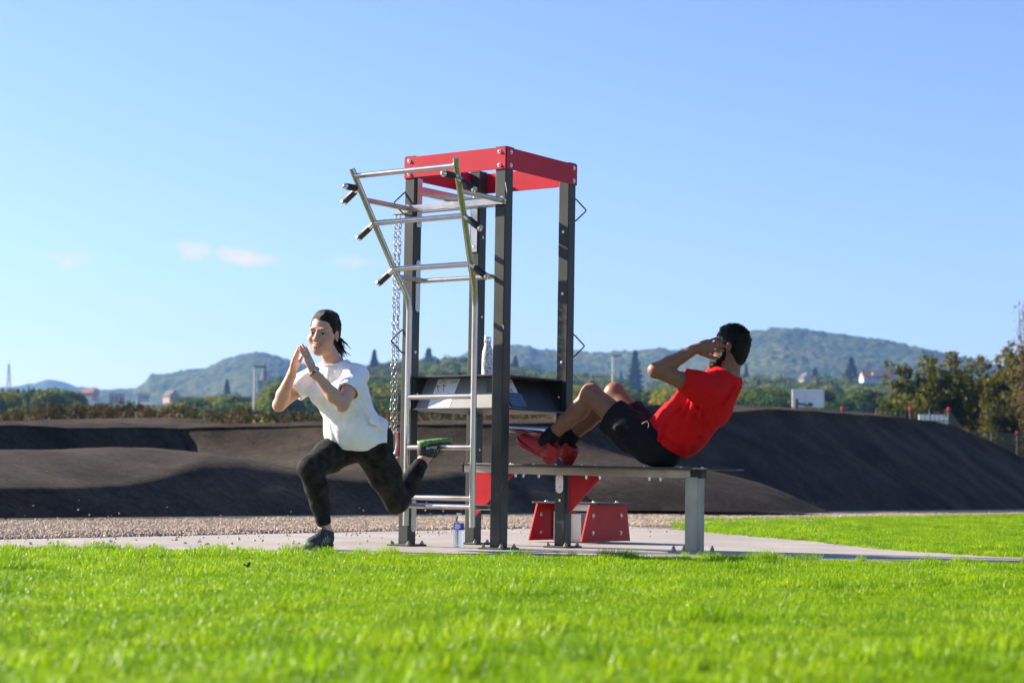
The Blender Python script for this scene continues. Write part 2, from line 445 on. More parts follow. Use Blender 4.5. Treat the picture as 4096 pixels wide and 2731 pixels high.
# ground sheet to the horizon
g = MB().add([(-9000, -300, -0.09), (9000, -300, -0.09), (9000, 9000, -0.09), (-9000, 9000, -0.09)], [(0, 1, 2, 3)])
tag(g.build('ground', 'meadow', base=(0, 0, 0), smooth=None), kind='structure')

# concrete slab: front edge along the lawn, back edge along the gravel, running out to the right as a path
FRONT = [(-6.0, 10.72), (-3.4, 10.70), (-2.2, 10.78), (-1.0, 10.82), (0.2, 10.86), (0.9, 10.98), (1.35, 11.10), (1.75, 10.86), (2.15, 10.62), (2.45, 10.70), (2.62, 10.86), (2.9, 10.96), (3.4, 10.92), (4.4, 10.75), (7.5, 10.4)]
RIGHT = [(7.5, 11.60), (4.4, 11.72), (3.35, 11.90), (2.95, 12.30), (2.62, 13.20), (2.42, 15.0), (2.05, 17.2), (1.80, 18.6), (1.2, 20.6)]
slab_poly = FRONT + RIGHT + [(ab(0, -4.13)[0] + E1[0] * t, ab(0, -4.13)[1] + E1[1] * t) for t in (2.6, -2.0, -7.5)]
sm = MB().prism(slab_poly, (0, 0, -0.06), (1, 0, 0), (0, 1, 0), (0, 0, 1), 0.12)
tag(sm.build('pavement', 'concrete', base=(0, 0, 0), smooth=None), kind='structure')
# gravel bed
gb = MB().add([ab(-14, -4.4, -0.035), ab(60, -4.4, -0.035), ab(60, 0.3, -0.035), ab(-14, 0.3, -0.035)], [(0, 1, 2, 3)])
tag(gb.build('gravel_path', 'gravel_bed', base=(0, 0, 0), smooth=None), kind='structure')
# steel edging along the foot of the track
eb = MB()
for t in range(-12, 60, 6):
    c = ab(t + 3, -0.06, -0.012); eb.box(c, (5.96, 0.012, 0.07), np.array([[*E1, 0], [*E2, 0], [0, 0, 1]]))
tag(eb.build('path_edging', 'galvanised', base=(0, 0, 0), smooth=None), kind='structure')

def ray_slope(px, py, ta):
    d = ray(px, py); t = (HC + ta * OE2) / (ta * (d[:2] @ E2) - d[2])
    return np.array([0, 0, HC]) + d * t
def ray_b(px, py, b):
    d = ray(px, py); t = (b + OE2) / (d[:2] @ E2)
    return np.array([0, 0, HC]) + d * t
def loft(C, sub):
    """C: (lines, columns, 3); smooth rows between the control lines"""
    n = len(C); out = []
    for i in range(n - 1):
        p0, p1, p2, p3 = C[max(i - 1, 0)], C[i], C[i + 1], C[min(i + 2, n - 1)]
        for k in range(sub):
            s = k / sub
            out.append(0.5 * ((2 * p1) + (-p0 + p2) * s + (2 * p0 - 5 * p1 + 4 * p2 - p3) * s * s + (-p0 + 3 * p1 - 3 * p2 + p3) * s ** 3))
    out.append(C[-1])
    return np.array(out)
def rough(G, amp=0.02, sc=1.6):
    G = G.copy(); G[..., 2] += amp * pnoise(G[..., 0] * sc, G[..., 1] * sc, 3, 4) + amp * 1.2 * pnoise(G[..., 0] * 0.45, G[..., 1] * 0.45, 8, 2)
    return G
FOOT = [(-500, 1200), (0, 1195), (250, 1192), (480, 1189), (700, 1186), (900, 1183), (1200, 1179), (1450, 1177), (1700, 1175), (2000, 1173.5), (2352, 1172), (2700, 1172)]
EDGE = [(-500, 1112), (0, 1107), (159, 1105), (254, 1100), (317, 1092), (365, 1082), (428, 1063), (476, 1052), (540, 1053), (640, 1071), (748, 1088), (823, 1096), (900, 1096), (986, 1088), (1060, 1075), (1150, 1068), (1250, 1074), (1330, 1083), (1420, 1090), (1560, 1092), (1700, 1100)]
CREST = [(-500, 1044), (0, 1039), (150, 1036), (286, 1031), (360, 1031), (412, 1034), (476, 1042), (540, 1057), (640, 1075), (748, 1092), (823, 1099), (900, 1099), (986, 1091), (1060, 1078), (1150, 1071), (1250, 1077), (1330, 1086), (1420, 1092), (1560, 1095), (1700, 1103)]
cols = np.arange(-460, 1440, 7.0)
L = [[], [], [], [], [], [], []]
for px in cols:
    f = ab(to_ab(gnd(px, float(cr(FOOT, px))))[0], 0.0)
    e = ray_slope(px, float(cr(EDGE, px)), math.tan(math.radians(21.5)))
    eb_ = to_ab(e)[1]
    c = ray_b(px, float(cr(CREST, px)), eb_ + 2.0)
    ca, cb = to_ab(c)
    L[0].append(f + np.array([E2[0] * -0.04, E2[1] * -0.04, -0.12])); L[1].append(0.45 * f + 0.55 * e + np.array([0, 0, 0.01])); L[2].append(e); L[3].append(c)
    L[4].append(ab(ca + 0.4, cb + 1.6, c[2] - 0.05)); zp = 0.80 * float(np.clip((1430 - px) / 200, 0, 1)) * float(np.interp(px, [280, 520], [.3, 1])); L[5].append(ab(ca + 2.0, cb + 8.0, zp)); L[6].append(ab(ca + 2.5, cb + 20, zp))
grid_mesh('pump_track', rough(loft(np.array(L), 9), 0.014), 'asphalt')
# berm behind
BY = [(-600, 24), (-300, 27.5), (0, 31), (150, 33.2), (260, 35), (330, 36.5), (420, 37.4), (600, 37.2), (800, 36.2), (1000, 35.2), (1300, 35), (1420, 36.5), (1500, 39), (1600, 45), (1780, 54)]
BT = [(-600, 978), (0, 978), (190, 982), (476, 982), (698, 978), (865, 977), (1180, 976), (1300, 972), (1400, 960), (1510, 945), (1580, 942), (1640, 944), (1700, 955), (1780, 980)]
cols = np.arange(-590, 1775, 10.0)
top = np.array([at(px, float(cr(BT, px)), float(cr(BY, px))) for px in cols])
tg = np.gradient(top[:, :2], axis=0)
ker = np.ones(9) / 9
tg = np.stack([np.convolve(np.pad(tg[:, k], 4, 'edge'), ker, 'valid') for k in (0, 1)], 1)
tg /= np.linalg.norm(tg, axis=1)[:, None]
nn = np.stack([tg[:, 1], -tg[:, 0]], 1) * np.clip((1540 - cols) / 140, 0.15, 1)[:, None]
def off(d, z): return np.concatenate([top[:, :2] + nn * d, (np.full(len(top), z) if np.isscalar(z) else z)[:, None]], 1)
zt = top[:, 2]; zf = np.interp(cols, [260, 480], [.22, .80])
C = np.array([off(4.2, 0.05), off(3.0, .62 * zf), off(1.5, zf - .02 + 0.10 * (zt - zf)), off(0.62, zf + 0.42 * (zt - zf)), off(0.12, zt - 0.06), top, off(-1.2, zt - 0.03), off(-4.0, -0.1)])
grid_mesh('pump_track_berm', rough(loft(C, 8), 0.02), 'asphalt')
# second berm crest further back on the left
cols = np.arange(-300, 520, 20.0)
T2 = [(-300, 980), (40, 977), (80, 974), (250, 971), (400, 969), (440, 971), (476, 977), (520, 985)]
top = np.array([at(px, float(cr(T2, px)), 46) for px in cols]); zt = top[:, 2]
C = np.array([top + [0, -4, -1.4], top + [0, -1.2, -0.3], top, top + [0, 1.5, 0], top + [0, 5, -1.7]])
grid_mesh('pump_track_far_berm', rough(loft(C, 5), 0.02), 'asphalt')
# tall mound on the right, its bank turned away from the sun
MT = [(1290, 1092), (1400, 1075), (1480, 1040), (1540, 1000), (1600, 962), (1650, 945), (1700, 940), (1760, 938), (1850, 941), (1950, 950), (2050, 957), (2120, 966), (2180, 976), (2230, 998), (2290, 1025), (2352, 1057), (2450, 1095), (2650, 1125)]
MA = [(1290, 21), (1480, 25), (1600, 31), (1750, 35), (2100, 35), (2352, 33), (2650, 30)]
cols = np.arange(1292, 2650, 8.0); L = [[], [], [], [], [], []]
for px in cols:
    f = ab(to_ab(gnd(px, float(cr(FOOT, px))))[0], 0.0)
    e = ray_slope(px, float(cr(MT, px)), math.tan(math.radians(float(cr(MA, px)))))
    ea, eb_ = to_ab(e)
    L[0].append(f + np.array([0, 0, -0.12])); L[1].append(0.55 * f + 0.45 * e + np.array([0, 0, -0.06])); L[2].append(0.12 * f + 0.88 * e + np.array([0, 0, 0.015])); L[3].append(e)
    L[4].append(ab(ea, eb_ + 2.4, e[2] - 0.12)); L[5].append(ab(ea, eb_ + 6.5, -0.1))
grid_mesh('pump_track_mound', rough(loft(np.array(L), 9), 0.02), 'asphalt')
# small lit roller past the mound
top = np.array([at(px, py, 74) for px, py in ((2232, 1052), (2262, 1040), (2290, 1038), (2304, 1038), (2330, 1046), (2400, 1060))])
C = np.array([top + [0.3, -2.6, -1.1], top + [0.1, -0.8, -0.35], top, top + [0, 3, -0.2], top + [0, 6, -2]])
grid_mesh('pump_track_roller', loft(C, 6), 'asphalt')

# loose gravel
def stone_mesh(seed):
    r = np.random.default_rng(seed); bm = bmesh.new(); bmesh.ops.create_icosphere(bm, subdivisions=1, radius=1)
    s = r.uniform(0.6, 1.25, 3); s[2] *= 0.6
    for v in bm.verts: v.co = Vector(np.array(v.co) * s * r.uniform(0.78, 1.2))
    me = bpy.data.meshes.new('pebble'); bm.to_mesh(me); bm.free(); return me
peb = [proto('pebble', stone_mesh(i), 'stone') for i in range(6)]
P = []
for (a0, a1, b0, b1, den) in ((-11, 0, -4.15, -0.1, 2500), (0, 8, -4.15, -0.1, 2000), (8, 22, -2.85, -0.1, 900), (22, 44, -2.8, -0.1, 200), (8, 12, -4.1, -2.85, 500)):
    n = int((a1 - a0) * (b1 - b0) * den)
    a, b = rng.uniform(a0, a1, n), rng.uniform(b0, b1, n)
    p = O2 + a[:, None] * E1 + b[:, None] * E2
    keep = np.abs(p[:, 0] / p[:, 1]) < 0.36
    P.append(np.concatenate([p[keep], np.full((keep.sum(), 1), -0.022)], 1))
n = 420                                                           # strays on the slab and at the track's foot
a, b = rng.uniform(-9, 9, n), -4.15 - np.abs(rng.normal(0, 0.9, n))
p = O2 + a[:, None] * E1 + b[:, None] * E2
P.append(np.concatenate([p, np.full((n, 1), 0.004)], 1)); ns = n
n = 90
a, b = rng.uniform(-8, 24, n), np.abs(rng.normal(0, 0.16, n))
p = O2 + a[:, None] * E1 + b[:, None] * E2
P.append(np.concatenate([p, (b * 0.39)[:, None] + 0.004], 1)); ns += n
P = np.concatenate(P); N = len(P)
S = rng.uniform(0.005, 0.0125, N); S[-ns:] = rng.uniform(0.006, 0.015, ns)
P[:-ns, 2] += rng.uniform(0, 0.03, N - ns) + 0.015 * pnoise(P[:-ns, 0] * 2, P[:-ns, 1] * 2, 5, 2)
scatter('gravel', P, np.repeat(S[:, None], 3, 1), rng.uniform(0, 6.3, (N, 3)), rng.integers(0, 6, N), peb, label='beige loose gravel strip between slab and black track', cat='gravel')

# ------------------------------------------------------------------ far land
MID = [(-900, 900), (-200, 896), (0, 895), (140, 892), (300, 902), (420, 903), (520, 898), (560, 890), (600, 876), (650, 858), (720, 842), (800, 830), (900, 825), (1000, 815), (1060, 816), (1130, 828), (1200, 838), (1300, 848), (1400, 856), (1500, 858), (1700, 855), (1900, 858), (2100, 866), (2352, 880), (3200, 890)]
def hor(px): return 1104.88 + px * 0.015593
def mid_z(x, Y):
    px = 1176 + 4517 * x / np.maximum(Y, 1) 
    S = (hor(px) - cr(MID, px)) / 4517.0
    zr = S * 1400 - 20
    t = np.clip((Y - 80) / 1320, 0, 1.25)
    z = -0.1 + (zr + 0.1) * (0.25 * t + 0.75 * t * t)
    return np.where(Y > 1400, zr * (1 - 0.3 * np.clip((Y - 1400) / 500, 0, 1)), z)
def ray_land(px, py):
    d = ray(px, py)
    for Y in np.arange(100, 1400, 5.0):
        p = np.array([0, 0, HC]) + d * (Y / d[1])
        if p[2] <= mid_z(p[0], p[1]): return p
    return np.array([0, 0, HC]) + d * (1390 / d[1])
def land_grid(name, mat, ys, pxs, zf):
    YY, PX = np.meshgrid(ys, pxs, indexing='ij')
    XX = (PX - 1176) / 4517 * YY
    return grid_mesh(name, np.stack([XX, YY, zf(XX, YY)], -1), mat)
pm('field', (0.085, 0.125, 0.02), 0.95, col2=(0.15, 0.17, 0.035), scale=0.018, bump=0)
land_grid('terrain', 'field', np.concatenate([np.linspace(68, 300, 30), np.linspace(310, 1800, 90)]), np.arange(-900, 3300, 20.0), mid_z)
HIL = [(-900, 893), (0, 894), (300, 893), (332, 876), (345, 858), (420, 848), (470, 838), (520, 820), (560, 808), (590, 804), (620, 810), (660, 820), (720, 837), (800, 852), (900, 852), (1000, 832), (1100, 802), (1180, 792), (1205, 790), (1250, 799), (1320, 805), (1400, 804), (1480, 798), (1520, 795), (1560, 799), (1620, 787), (1660, 774), (1700, 759), (1750, 752), (1800, 747), (1850, 752), (1900, 758), (1940, 762), (2000, 772), (2060, 784), (2120, 794), (2200, 814), (2280, 832), (2352, 844), (2500, 862), (3300, 884)]
FAR = [(-900, 878), (0, 886), (60, 882), (110, 869), (150, 877), (200, 888), (300, 891), (420, 888), (3300, 888)]
def hill_z(tab, Y0, Y1, tree):
    def f(XX, YY):
        px = 1176 + 4517 * XX / YY
        S = (hor(px) - cr(tab, px)) / 4517.0
        t = np.clip((YY - Y0) / (Y1 - Y0), 0, 1)
        z = S * Y1 * (0.16 + 0.84 * t ** 1.15) * (1 + 0.10 * np.sin(t * 3.14) * pnoise(XX / 160, YY / 260, 4, 3))
        z = np.where(YY > Y1, S * Y1 * (1 - 0.8 * np.clip((YY - Y1) / 900, 0, 1)), z)
        return z + tree * (np.abs(pnoise(XX / 9.0, YY / 13.0, 2, 3)) * 1.7 + 1.1 * pnoise(XX / 31.0, YY / 41.0, 6, 3)) - tree
    return f
def mat_wood(name, c):
    m, nt, b = _mat(name)
    tc = nt.nodes.new('ShaderNodeTexCoord')
    n1 = nt.nodes.new('ShaderNodeTexNoise'); n1.inputs['Scale'].default_value = 0.007; n1.inputs['Detail'].default_value = 8; n1.inputs['Roughness'].default_value = .65
    v = nt.nodes.new('ShaderNodeTexVoronoi'); v.inputs['Scale'].default_value = 0.075
    for n in (n1, v): nt.links.new(tc.outputs['Object'], n.inputs['Vector'])
    sp = nt.nodes.new('ShaderNodeSeparateColor'); nt.links.new(v.outputs['Color'], sp.inputs[0])
    mx = nt.nodes.new('ShaderNodeMix'); mx.data_type = 'FLOAT'; mx.inputs[0].default_value = 0.25
    nt.links.new(n1.outputs[0], mx.inputs[2]); nt.links.new(sp.outputs[0], mx.inputs[3])
    r = nt.nodes.new('ShaderNodeValToRGB')
    while len(r.color_ramp.elements) < len(c): r.color_ramp.elements.new(0.5)
    for i, q in enumerate(c):
        r.color_ramp.elements[i].position = 0.28 + 0.42 * i / (len(c) - 1); r.color_ramp.elements[i].color = (*q, 1)
    nt.links.new(mx.outputs[0], r.inputs[0]); nt.links.new(r.outputs[0], b.inputs['Base Color'])
    b.inputs['Roughness'].default_value = 0.95; b.inputs['Specular IOR Level'].default_value = 0.1
mat_wood('hill_wood', [(0.010, 0.022, 0.010), (0.022, 0.042, 0.013), (0.040, 0.058, 0.016), (0.075, 0.070, 0.018), (0.085, 0.11, 0.024)])
land_grid('hills', 'hill_wood', np.concatenate([np.linspace(1700, 2400, 60), np.linspace(2408, 3060, 90), np.linspace(3100, 3900, 14)]), np.arange(-900, 3300, 5.0), hill_z(HIL, 1700, 3000, 3.6))
land_grid('far_hills', 'hill_wood', np.concatenate([np.linspace(3950, 4500, 20), np.linspace(4520, 5100, 10)]), np.arange(-900, 3300, 14.0), hill_z(FAR, 3950, 4500, 4.0))
# the air over the valley
def haze():
    x0, x1, y0, y1, z0, z1 = -4200, 4200, -150, 5400, -1.5, 460
    b = MB().box(((x0 + x1) / 2, (y0 + y1) / 2, (z0 + z1) / 2), (x1 - x0, y1 - y0, z1 - z0))
    m = bpy.data.materials.new('haze'); m.use_nodes = True; MATS['haze'] = m
    nt = m.node_tree; nt.nodes.clear()
    out = nt.nodes.new('ShaderNodeOutputMaterial'); v = nt.nodes.new('ShaderNodeVolumePrincipled')
    v.inputs['Color'].default_value = (0.24, 0.50, 1.0, 1); v.inputs['Density'].default_value = 0.00010; v.inputs['Anisotropy'].default_value = 0.2
    nt.links.new(v.outputs[0], out.inputs['Volume'])
    o = b.build('haze', 'haze', base=(0, 0, 0), smooth=None)
    tag(o, 'thin blue haze over the valley', 'haze', kind='stuff')
haze()

# ------------------------------------------------------------------ trees and bushes
leafmat('leaf_green', [(0.026, 0.052, 0.010), (0.060, 0.105, 0.013), (0.12, 0.155, 0.015), (0.23, 0.21, 0.020)], 0.42, rough=.8, spec=.1, fine=4, randw=0.75)
leafmat('leaf_conifer', [(0.010, 0.024, 0.011), (0.018, 0.036, 0.014)], 0.1, rough=.8, spec=.1, fine=4)
leafmat('leaf_yellow', [(0.16, 0.13, 0.012), (0.26, 0.20, 0.015), (0.12, 0.13, 0.015)], 0.35, fine=4, randw=0.4)
leafmat('leaf_scrub', [(0.055, 0.040, 0.018), (0.085, 0.052, 0.020), (0.10, 0.060, 0.020), (0.050, 0.055, 0.018), (0.075, 0.075, 0.022)], 0.2, rough=.8, spec=.1, fine=5, randw=0.75)
leafmat('leaf_autumn', [(0.024, 0.036, 0.007), (0.070, 0.080, 0.010), (0.15, 0.13, 0.013), (0.20, 0.13, 0.015)], 0.5, fine=2.2, randw=0.2)
leafmat('leaf_autumn_red', [(0.026, 0.036, 0.008), (0.080, 0.080, 0.011), (0.17, 0.11, 0.015), (0.15, 0.13, 0.014)], 0.5, fine=2.2, randw=0.2)
leafmat('leaf_birch', [(0.16, 0.10, 0.04), (0.22, 0.15, 0.06)], 0.4, fine=5, randw=0.2)
pm('bark', (0.045, 0.035, 0.026), 0.95, var=0.4, scale=8)
pm('bark_pale', (0.30, 0.28, 0.25), 0.9, var=0.4, scale=6)
def leaves(P, N, size, r, ratio=1.5):
    """one quad per leaf clump at P, facing N with jitter"""
    n = len(P); N = N + r.normal(0, 0.55, (n, 3)); N /= np.linalg.norm(N, axis=1)[:, None] + 1e-9
    a = np.cross(N, r.normal(0, 1, (n, 3))); a /= np.linalg.norm(a, axis=1)[:, None] + 1e-9
    b = np.cross(N, a); s = size * r.uniform(0.55, 1.35, (n, 1))
    V = np.stack([P - a * s * ratio * .5, P + b * s * .5, P + a * s * ratio * .5, P - b * s * .5], 1).reshape(-1, 3)
    F = np.arange(4 * n).reshape(-1, 4)
    return V, F
def blob_leaves(blobs, n, size, seed, gap=0.0):
    r = np.random.default_rng(seed); w = np.array([b[1] ** 2 for b in blobs]); k = r.choice(len(blobs), n, p=w / w.sum())
    C = np.array([b[0] for b in blobs])[k]; R = np.array([b[1] for b in blobs])[k]
    d = r.normal(0, 1, (n, 3)); d /= np.linalg.norm(d, axis=1)[:, None]
    P = C + d * (R * r.uniform(0.45, 1.08, n) ** 0.6)[:, None] * np.array([1, 1, 0.85])
    return leaves(P, d + np.array([0, 0, 0.4]), size, r)
def quick(V, F, name, mat):
    me = bpy.data.meshes.new(name); me.from_pydata(V.tolist(), [], F.tolist()); me.materials.append(MATS[mat]); me.update(); return me
def trunk_mesh(seed, h, r0, limbs, mat='bark', spread=0.25):
    r = np.random.default_rng(seed); m = MB()
    m.tube([(0, 0, -0.02), (0.01, 0, h * .4), (0.015, .01, h)], [r0 * 1.3, r0, r0 * .35], 7)
    for i in range(limbs):
        a = r.uniform(0, 6.28); z0 = h * r.uniform(.35, .9); l = spread * r.uniform(.6, 1.2)
        m.tube([(0, 0, z0), (math.cos(a) * l * .5, math.sin(a) * l * .5, z0 + l * .5), (math.cos(a) * l, math.sin(a) * l, z0 + l * 1.1)], [r0 * .5, r0 * .35, r0 * .1], 5)
    me = m.mesh('trunk', smooth=60); me.materials.append(MATS[mat]); return me
def broad(seed, n=2600, size=0.034, mat='leaf_green', wide=0.33, tall=0.36, nb=16):
    r = np.random.default_rng(seed); bl = []
    for i in range(nb):
        d = r.normal(0, 1, 3); d /= np.linalg.norm(d); q = d * r.uniform(.35, 1.0) ** .5
        bl.append((np.array([q[0] * wide * .72, q[1] * wide * .72, 0.60 + q[2] * tall * .72]), r.uniform(.09, .17) * wide / .33))
    V, F = blob_leaves(bl, n, size, seed + 50)
    return quick(V, F, 'crown', mat), trunk_mesh(seed, 0.62, 0.018, 7)
def conifer(seed, n=2200, size=0.04):
    r = np.random.default_rng(seed); h = r.uniform(0.06, 1, n) ** 1.25; a = r.uniform(0, 6.28, n)
    tier = (0.75 + 0.25 * np.cos(h * 60)) * (0.8 + 0.3 * np.sin(a * 3 + h * 17 + seed) * np.sin(h * 23 + seed)); R = 0.235 * (1 - h) ** 0.85 * tier * r.uniform(.35, 1.05, n) ** .5 + 0.006
    P = np.stack([R * np.cos(a), R * np.sin(a), h - 0.10 * R], 1); N = np.stack([np.cos(a), np.sin(a), 0.5 + 0 * a], 1)
    V, F = leaves(P, N, size, r); return quick(V, F, 'crown', 'leaf_conifer'), trunk_mesh(seed, 0.9, 0.014, 0)
def shrub(seed, mat, n=2600, size=0.034, nb=11):
    r = np.random.default_rng(seed)
    bl = [(np.array([r.uniform(-.4, .4), r.uniform(-.3, .3), r.uniform(.25, .72)]), r.uniform(.14, .27)) for _ in range(nb)]
    V, F = blob_leaves(bl, n, size, seed); return quick(V, F, 'crown', mat), trunk_mesh(seed, 0.55, 0.012, 6, spread=.22)
def upright(seed, mat, n=9000, size=0.020, limbs=13, wide=0.25, lo=0.12):
    """crown of many rising boughs, ragged on top"""
    r = np.random.default_rng(seed); P, N = [], []; m = MB(); m.tube([(0, 0, -0.02), (0, 0, .25), (.01, 0, .55)], [.022, .018, .008], 7)
    for i in range(limbs):
        a = r.uniform(0, 6.28); z0 = r.uniform(lo, .42); l = r.uniform(.26, .52) * (1.1 if i < 4 else 1); ln = r.uniform(.15, 1.0) * wide
        e = np.array([math.cos(a) * ln, math.sin(a) * ln, min(z0 + l * (1.25 - ln), 1.0)]); s = np.array([0, 0, z0])
        m.tube([s, s * .5 + e * .5 + [0, 0, -.03], e], [.008, .005, .001], 4)
        k = n // limbs; t = r.uniform(.12, 1.04, k); rad = 0.085 * np.sqrt(np.clip(1.12 - t, 0.02, 1)) + .008
        d = r.normal(0, 1, (k, 3)); d /= np.linalg.norm(d, axis=1)[:, None]
        c = s + (e - s) * t[:, None] + np.array([0, 0, -.12]) * (t * (1 - t))[:, None]
        # smaller clumps along the bough
        nc = 26; tc_ = r.uniform(.15, 1.03, nc); kk = r.integers(0, nc, k); t2 = tc_[kk]
        cc = s + (e - s) * t2[:, None] + np.array([0, 0, -.12]) * (t2 * (1 - t2))[:, None] + (r.normal(0, .055, (nc, 3)) * np.sqrt(np.clip(1.15 - tc_, .05, 1))[:, None])[kk]
        P.append(cc + d * (0.036 * r.uniform(.2, 1, k) ** .5)[:, None]); N.append(d)
    V, F = leaves(np.concatenate(P), np.concatenate(N) + [0, 0, .3], size, r)
    me = m.mesh('trunk', smooth=60); me.materials.append(MATS['bark']); return quick(V, F, 'crown', mat), me
def plant(name, pr, base, h, w, rot, label, cat='tree', group=None):
    e = empty(name, base, label, cat, group)
    c, s = math.cos(rot), math.sin(rot); ax = np.array([[c, s, 0], [-s, c, 0], [0, 0, 1]])
    inst('crown', pr[0], e, base, ax, (w, w, h)); inst('trunk', pr[1], e, base, ax, (w, w, h))
    return e
PB = [broad(11), broad(12, wide=.30), broad(13, wide=.37, tall=.33), broad(14, nb=22)]
PC = [conifer(21), conifer(22)]
PS = [shrub(31, 'leaf_scrub'), shrub(32, 'leaf_scrub'), shrub(33, 'leaf_scrub')]
PY = [shrub(41, 'leaf_yellow'), shrub(42, 'leaf_yellow')]
def joined(pr):
    me = bpy.data.meshes.new('wood_tree'); bm = bmesh.new(); bm.from_mesh(pr[0]); k = len(bm.faces); bm.from_mesh(pr[1]); bm.faces.ensure_lookup_table()
    for f in bm.faces[k:]: f.material_index = 1
    bm.to_mesh(me); bm.free(); me.materials.append(pr[0].materials[0]); me.materials.append(pr[1].materials[0])
    return bpy.data.objects.new('wood_tree', me)
TOPS = [(-200, 884), (0, 882), (60, 879), (140, 872), (230, 880), (290, 895), (330, 903), (450, 907), (520, 897), (560, 882), (600, 870), (640, 855), (700, 840), (800, 826), (850, 818), (900, 814), (960, 806), (1060, 799), (1120, 816), (1200, 828), (1290, 840), (1380, 846), (1450, 850), (1500, 852), (1600, 850), (1700, 840), (1750, 843), (1850, 850), (1950, 846), (2050, 848), (2150, 856), (2500, 866)]
CLEAR = [(205, 907, 32, 16), (268, 916, 30, 12), (330, 912, 20, 9), (388, 913, 30, 14), (300, 925, 120, 7), (604, 915, 16, 52), (575, 905, 34, 18), (1478, 905, 34, 22), (1850, 870, 16, 12), (2012, 868, 40, 14), (1560, 840, 60, 12)]
n = 9500
px = rng.uniform(-160, 2480, n); Y = 380 + 1020 * rng.uniform(0, 1, n) ** 0.8
X = (px - 1176) / 4517 * Y; zg = mid_z(X, Y)
h = rng.uniform(11, 21, n) * np.clip(0.55 + Y / 1600, .5, 1.1)
zmax = HC + (hor(px) - cr(TOPS, px) - rng.uniform(-6, 10, n)) / 4517 * Y
h = np.minimum(h, zmax - zg)
ok = h > 3.5
ytop, ybot = hor(px) - (zg + h - HC) / Y * 4517, hor(px) - (zg - HC) / Y * 4517
for (cx, cy, rx, ry) in CLEAR: ok &= ~((np.abs(px - cx) < rx + 4) & (ytop < cy - ry * .15) & (ybot > cy - ry))
ok &= (pnoise(X / 90, Y / 90, 9, 2) > -0.62) | (Y > 1250)
px, Y, X, zg, h = px[ok], Y[ok], X[ok], zg[ok], h[ok]; n = len(px)
isx = (rng.uniform(0, 1, n) < 0.035).astype(int) * rng.integers(4, 6, n)
ix = np.where(isx > 0, isx, rng.integers(0, 4, n))
w = h * rng.uniform(0.85, 1.35, n) * np.where(ix >= 4, 0.75, 1)
scatter('woodland', np.stack([X, Y, zg - 0.3], 1), np.stack([w, w, h], 1), np.stack([0 * w, 0 * w, rng.uniform(0, 6.28, n)], 1), ix, [joined(p) for p in PB + PC], label='hazy mixed woodland covering the valley side', cat='woodland')
# brown autumn scrub along the far edge of the track
n = 520
px = rng.uniform(-160, 1640, n); Y = rng.uniform(84, 118, n)
X = (px - 1176) / 4517 * Y
tp = cr([(-160, 938), (0, 940), (120, 936), (260, 930), (330, 928), (420, 940), (520, 938), (640, 946), (900, 946), (1300, 940), (1640, 935)], px) + rng.uniform(-4, 20, n)
h = np.maximum(HC + (hor(px) - tp) / 4517 * Y, 1.2) * 1.18
w = rng.uniform(1.6, 3.4, n)
scatter('scrub', np.stack([X, Y, 0 * X - 0.09], 1), np.stack([w, w, h], 1), np.stack([0 * w, 0 * w, rng.uniform(0, 6.28, n)], 1), rng.integers(0, 3, n), [joined(p) for p in PS], label='brown and russet autumn scrub beyond the black track', cat='scrub')
# bushes and trees one can pick out
def topped(px, py, Y, zb=None):
    t = at(px, py, Y); zb = (mid_z(t[0], t[1]) if Y > 130 else -0.09) if zb is None else zb
    return np.array([t[0], t[1], float(zb)]), t[2] - float(zb)
for i, (px, py, Y, w, lab) in enumerate(((342, 939, 82, 1.5, 'leftmost bright yellow bush in the scrub left of the lamp post'), (369, 937, 82, 1.3, 'small middle yellow bush of the three left of the lamp post'), (396, 934, 83, 1.8, 'right one of three yellow bushes left of the lamp post'),
        (640, 943, 82, 2.6, 'yellow bush beside the lamp post behind the woman'), (880, 933, 83, 3.2, 'yellow-green bush behind the hanging chains'), (1010, 944, 84, 2.2, 'yellowish bush seen through the ladder rungs'), (150, 936, 86, 2.6, 'pale yellow-green bush low on the left edge'))):
    b, h = topped(px, py, Y); plant('yellow_bush', PY[i % 2], b, h, w, i * 1.3, lab, 'bush', 'yellow bushes beyond the track')
for i, (px, py, Y, w, lab) in enumerate(((860, 804, 1330, 46, 'tall dark conifer just left of the hanging chains'), (985, 800, 1380, 52, 'dark conifer crowning the ridge seen between the ladder rails'), (1184, 818, 1380, 44, 'dark conifer just right of the front tower post'),
        (1459, 806, 1390, 52, 'tall lone conifer left of the man\'s elbow'), (1956, 822, 1390, 64, 'broad dark conifer beside the red-roofed house'), (1872, 846, 1380, 44, 'smaller conifer between the two houses on the right'),
        (522, 872, 1300, 40, 'pointed conifer left of the church spire'), (70, 912, 420, 62, 'small dark conifer near the left edge above the scrub'), (128, 903, 430, 110, 'wide dark conifer above the scrub on the left'), (318, 925, 330, 22, 'thin columnar conifer in the scrub'), (1714, 838, 1390, 30, 'conifer just right of the man\'s head'))):
    b, h = topped(px, py, Y); plant('conifer', PC[i % 2], b, h, w / 4517 * Y / .34, i * .9, lab, 'conifer', 'conifers on the valley side')
UA, UR = upright(61, 'leaf_autumn', 26000, 0.0165, 44, .29, .06), upright(62, 'leaf_autumn_red', 26000, 0.0165, 46, .32, .06)
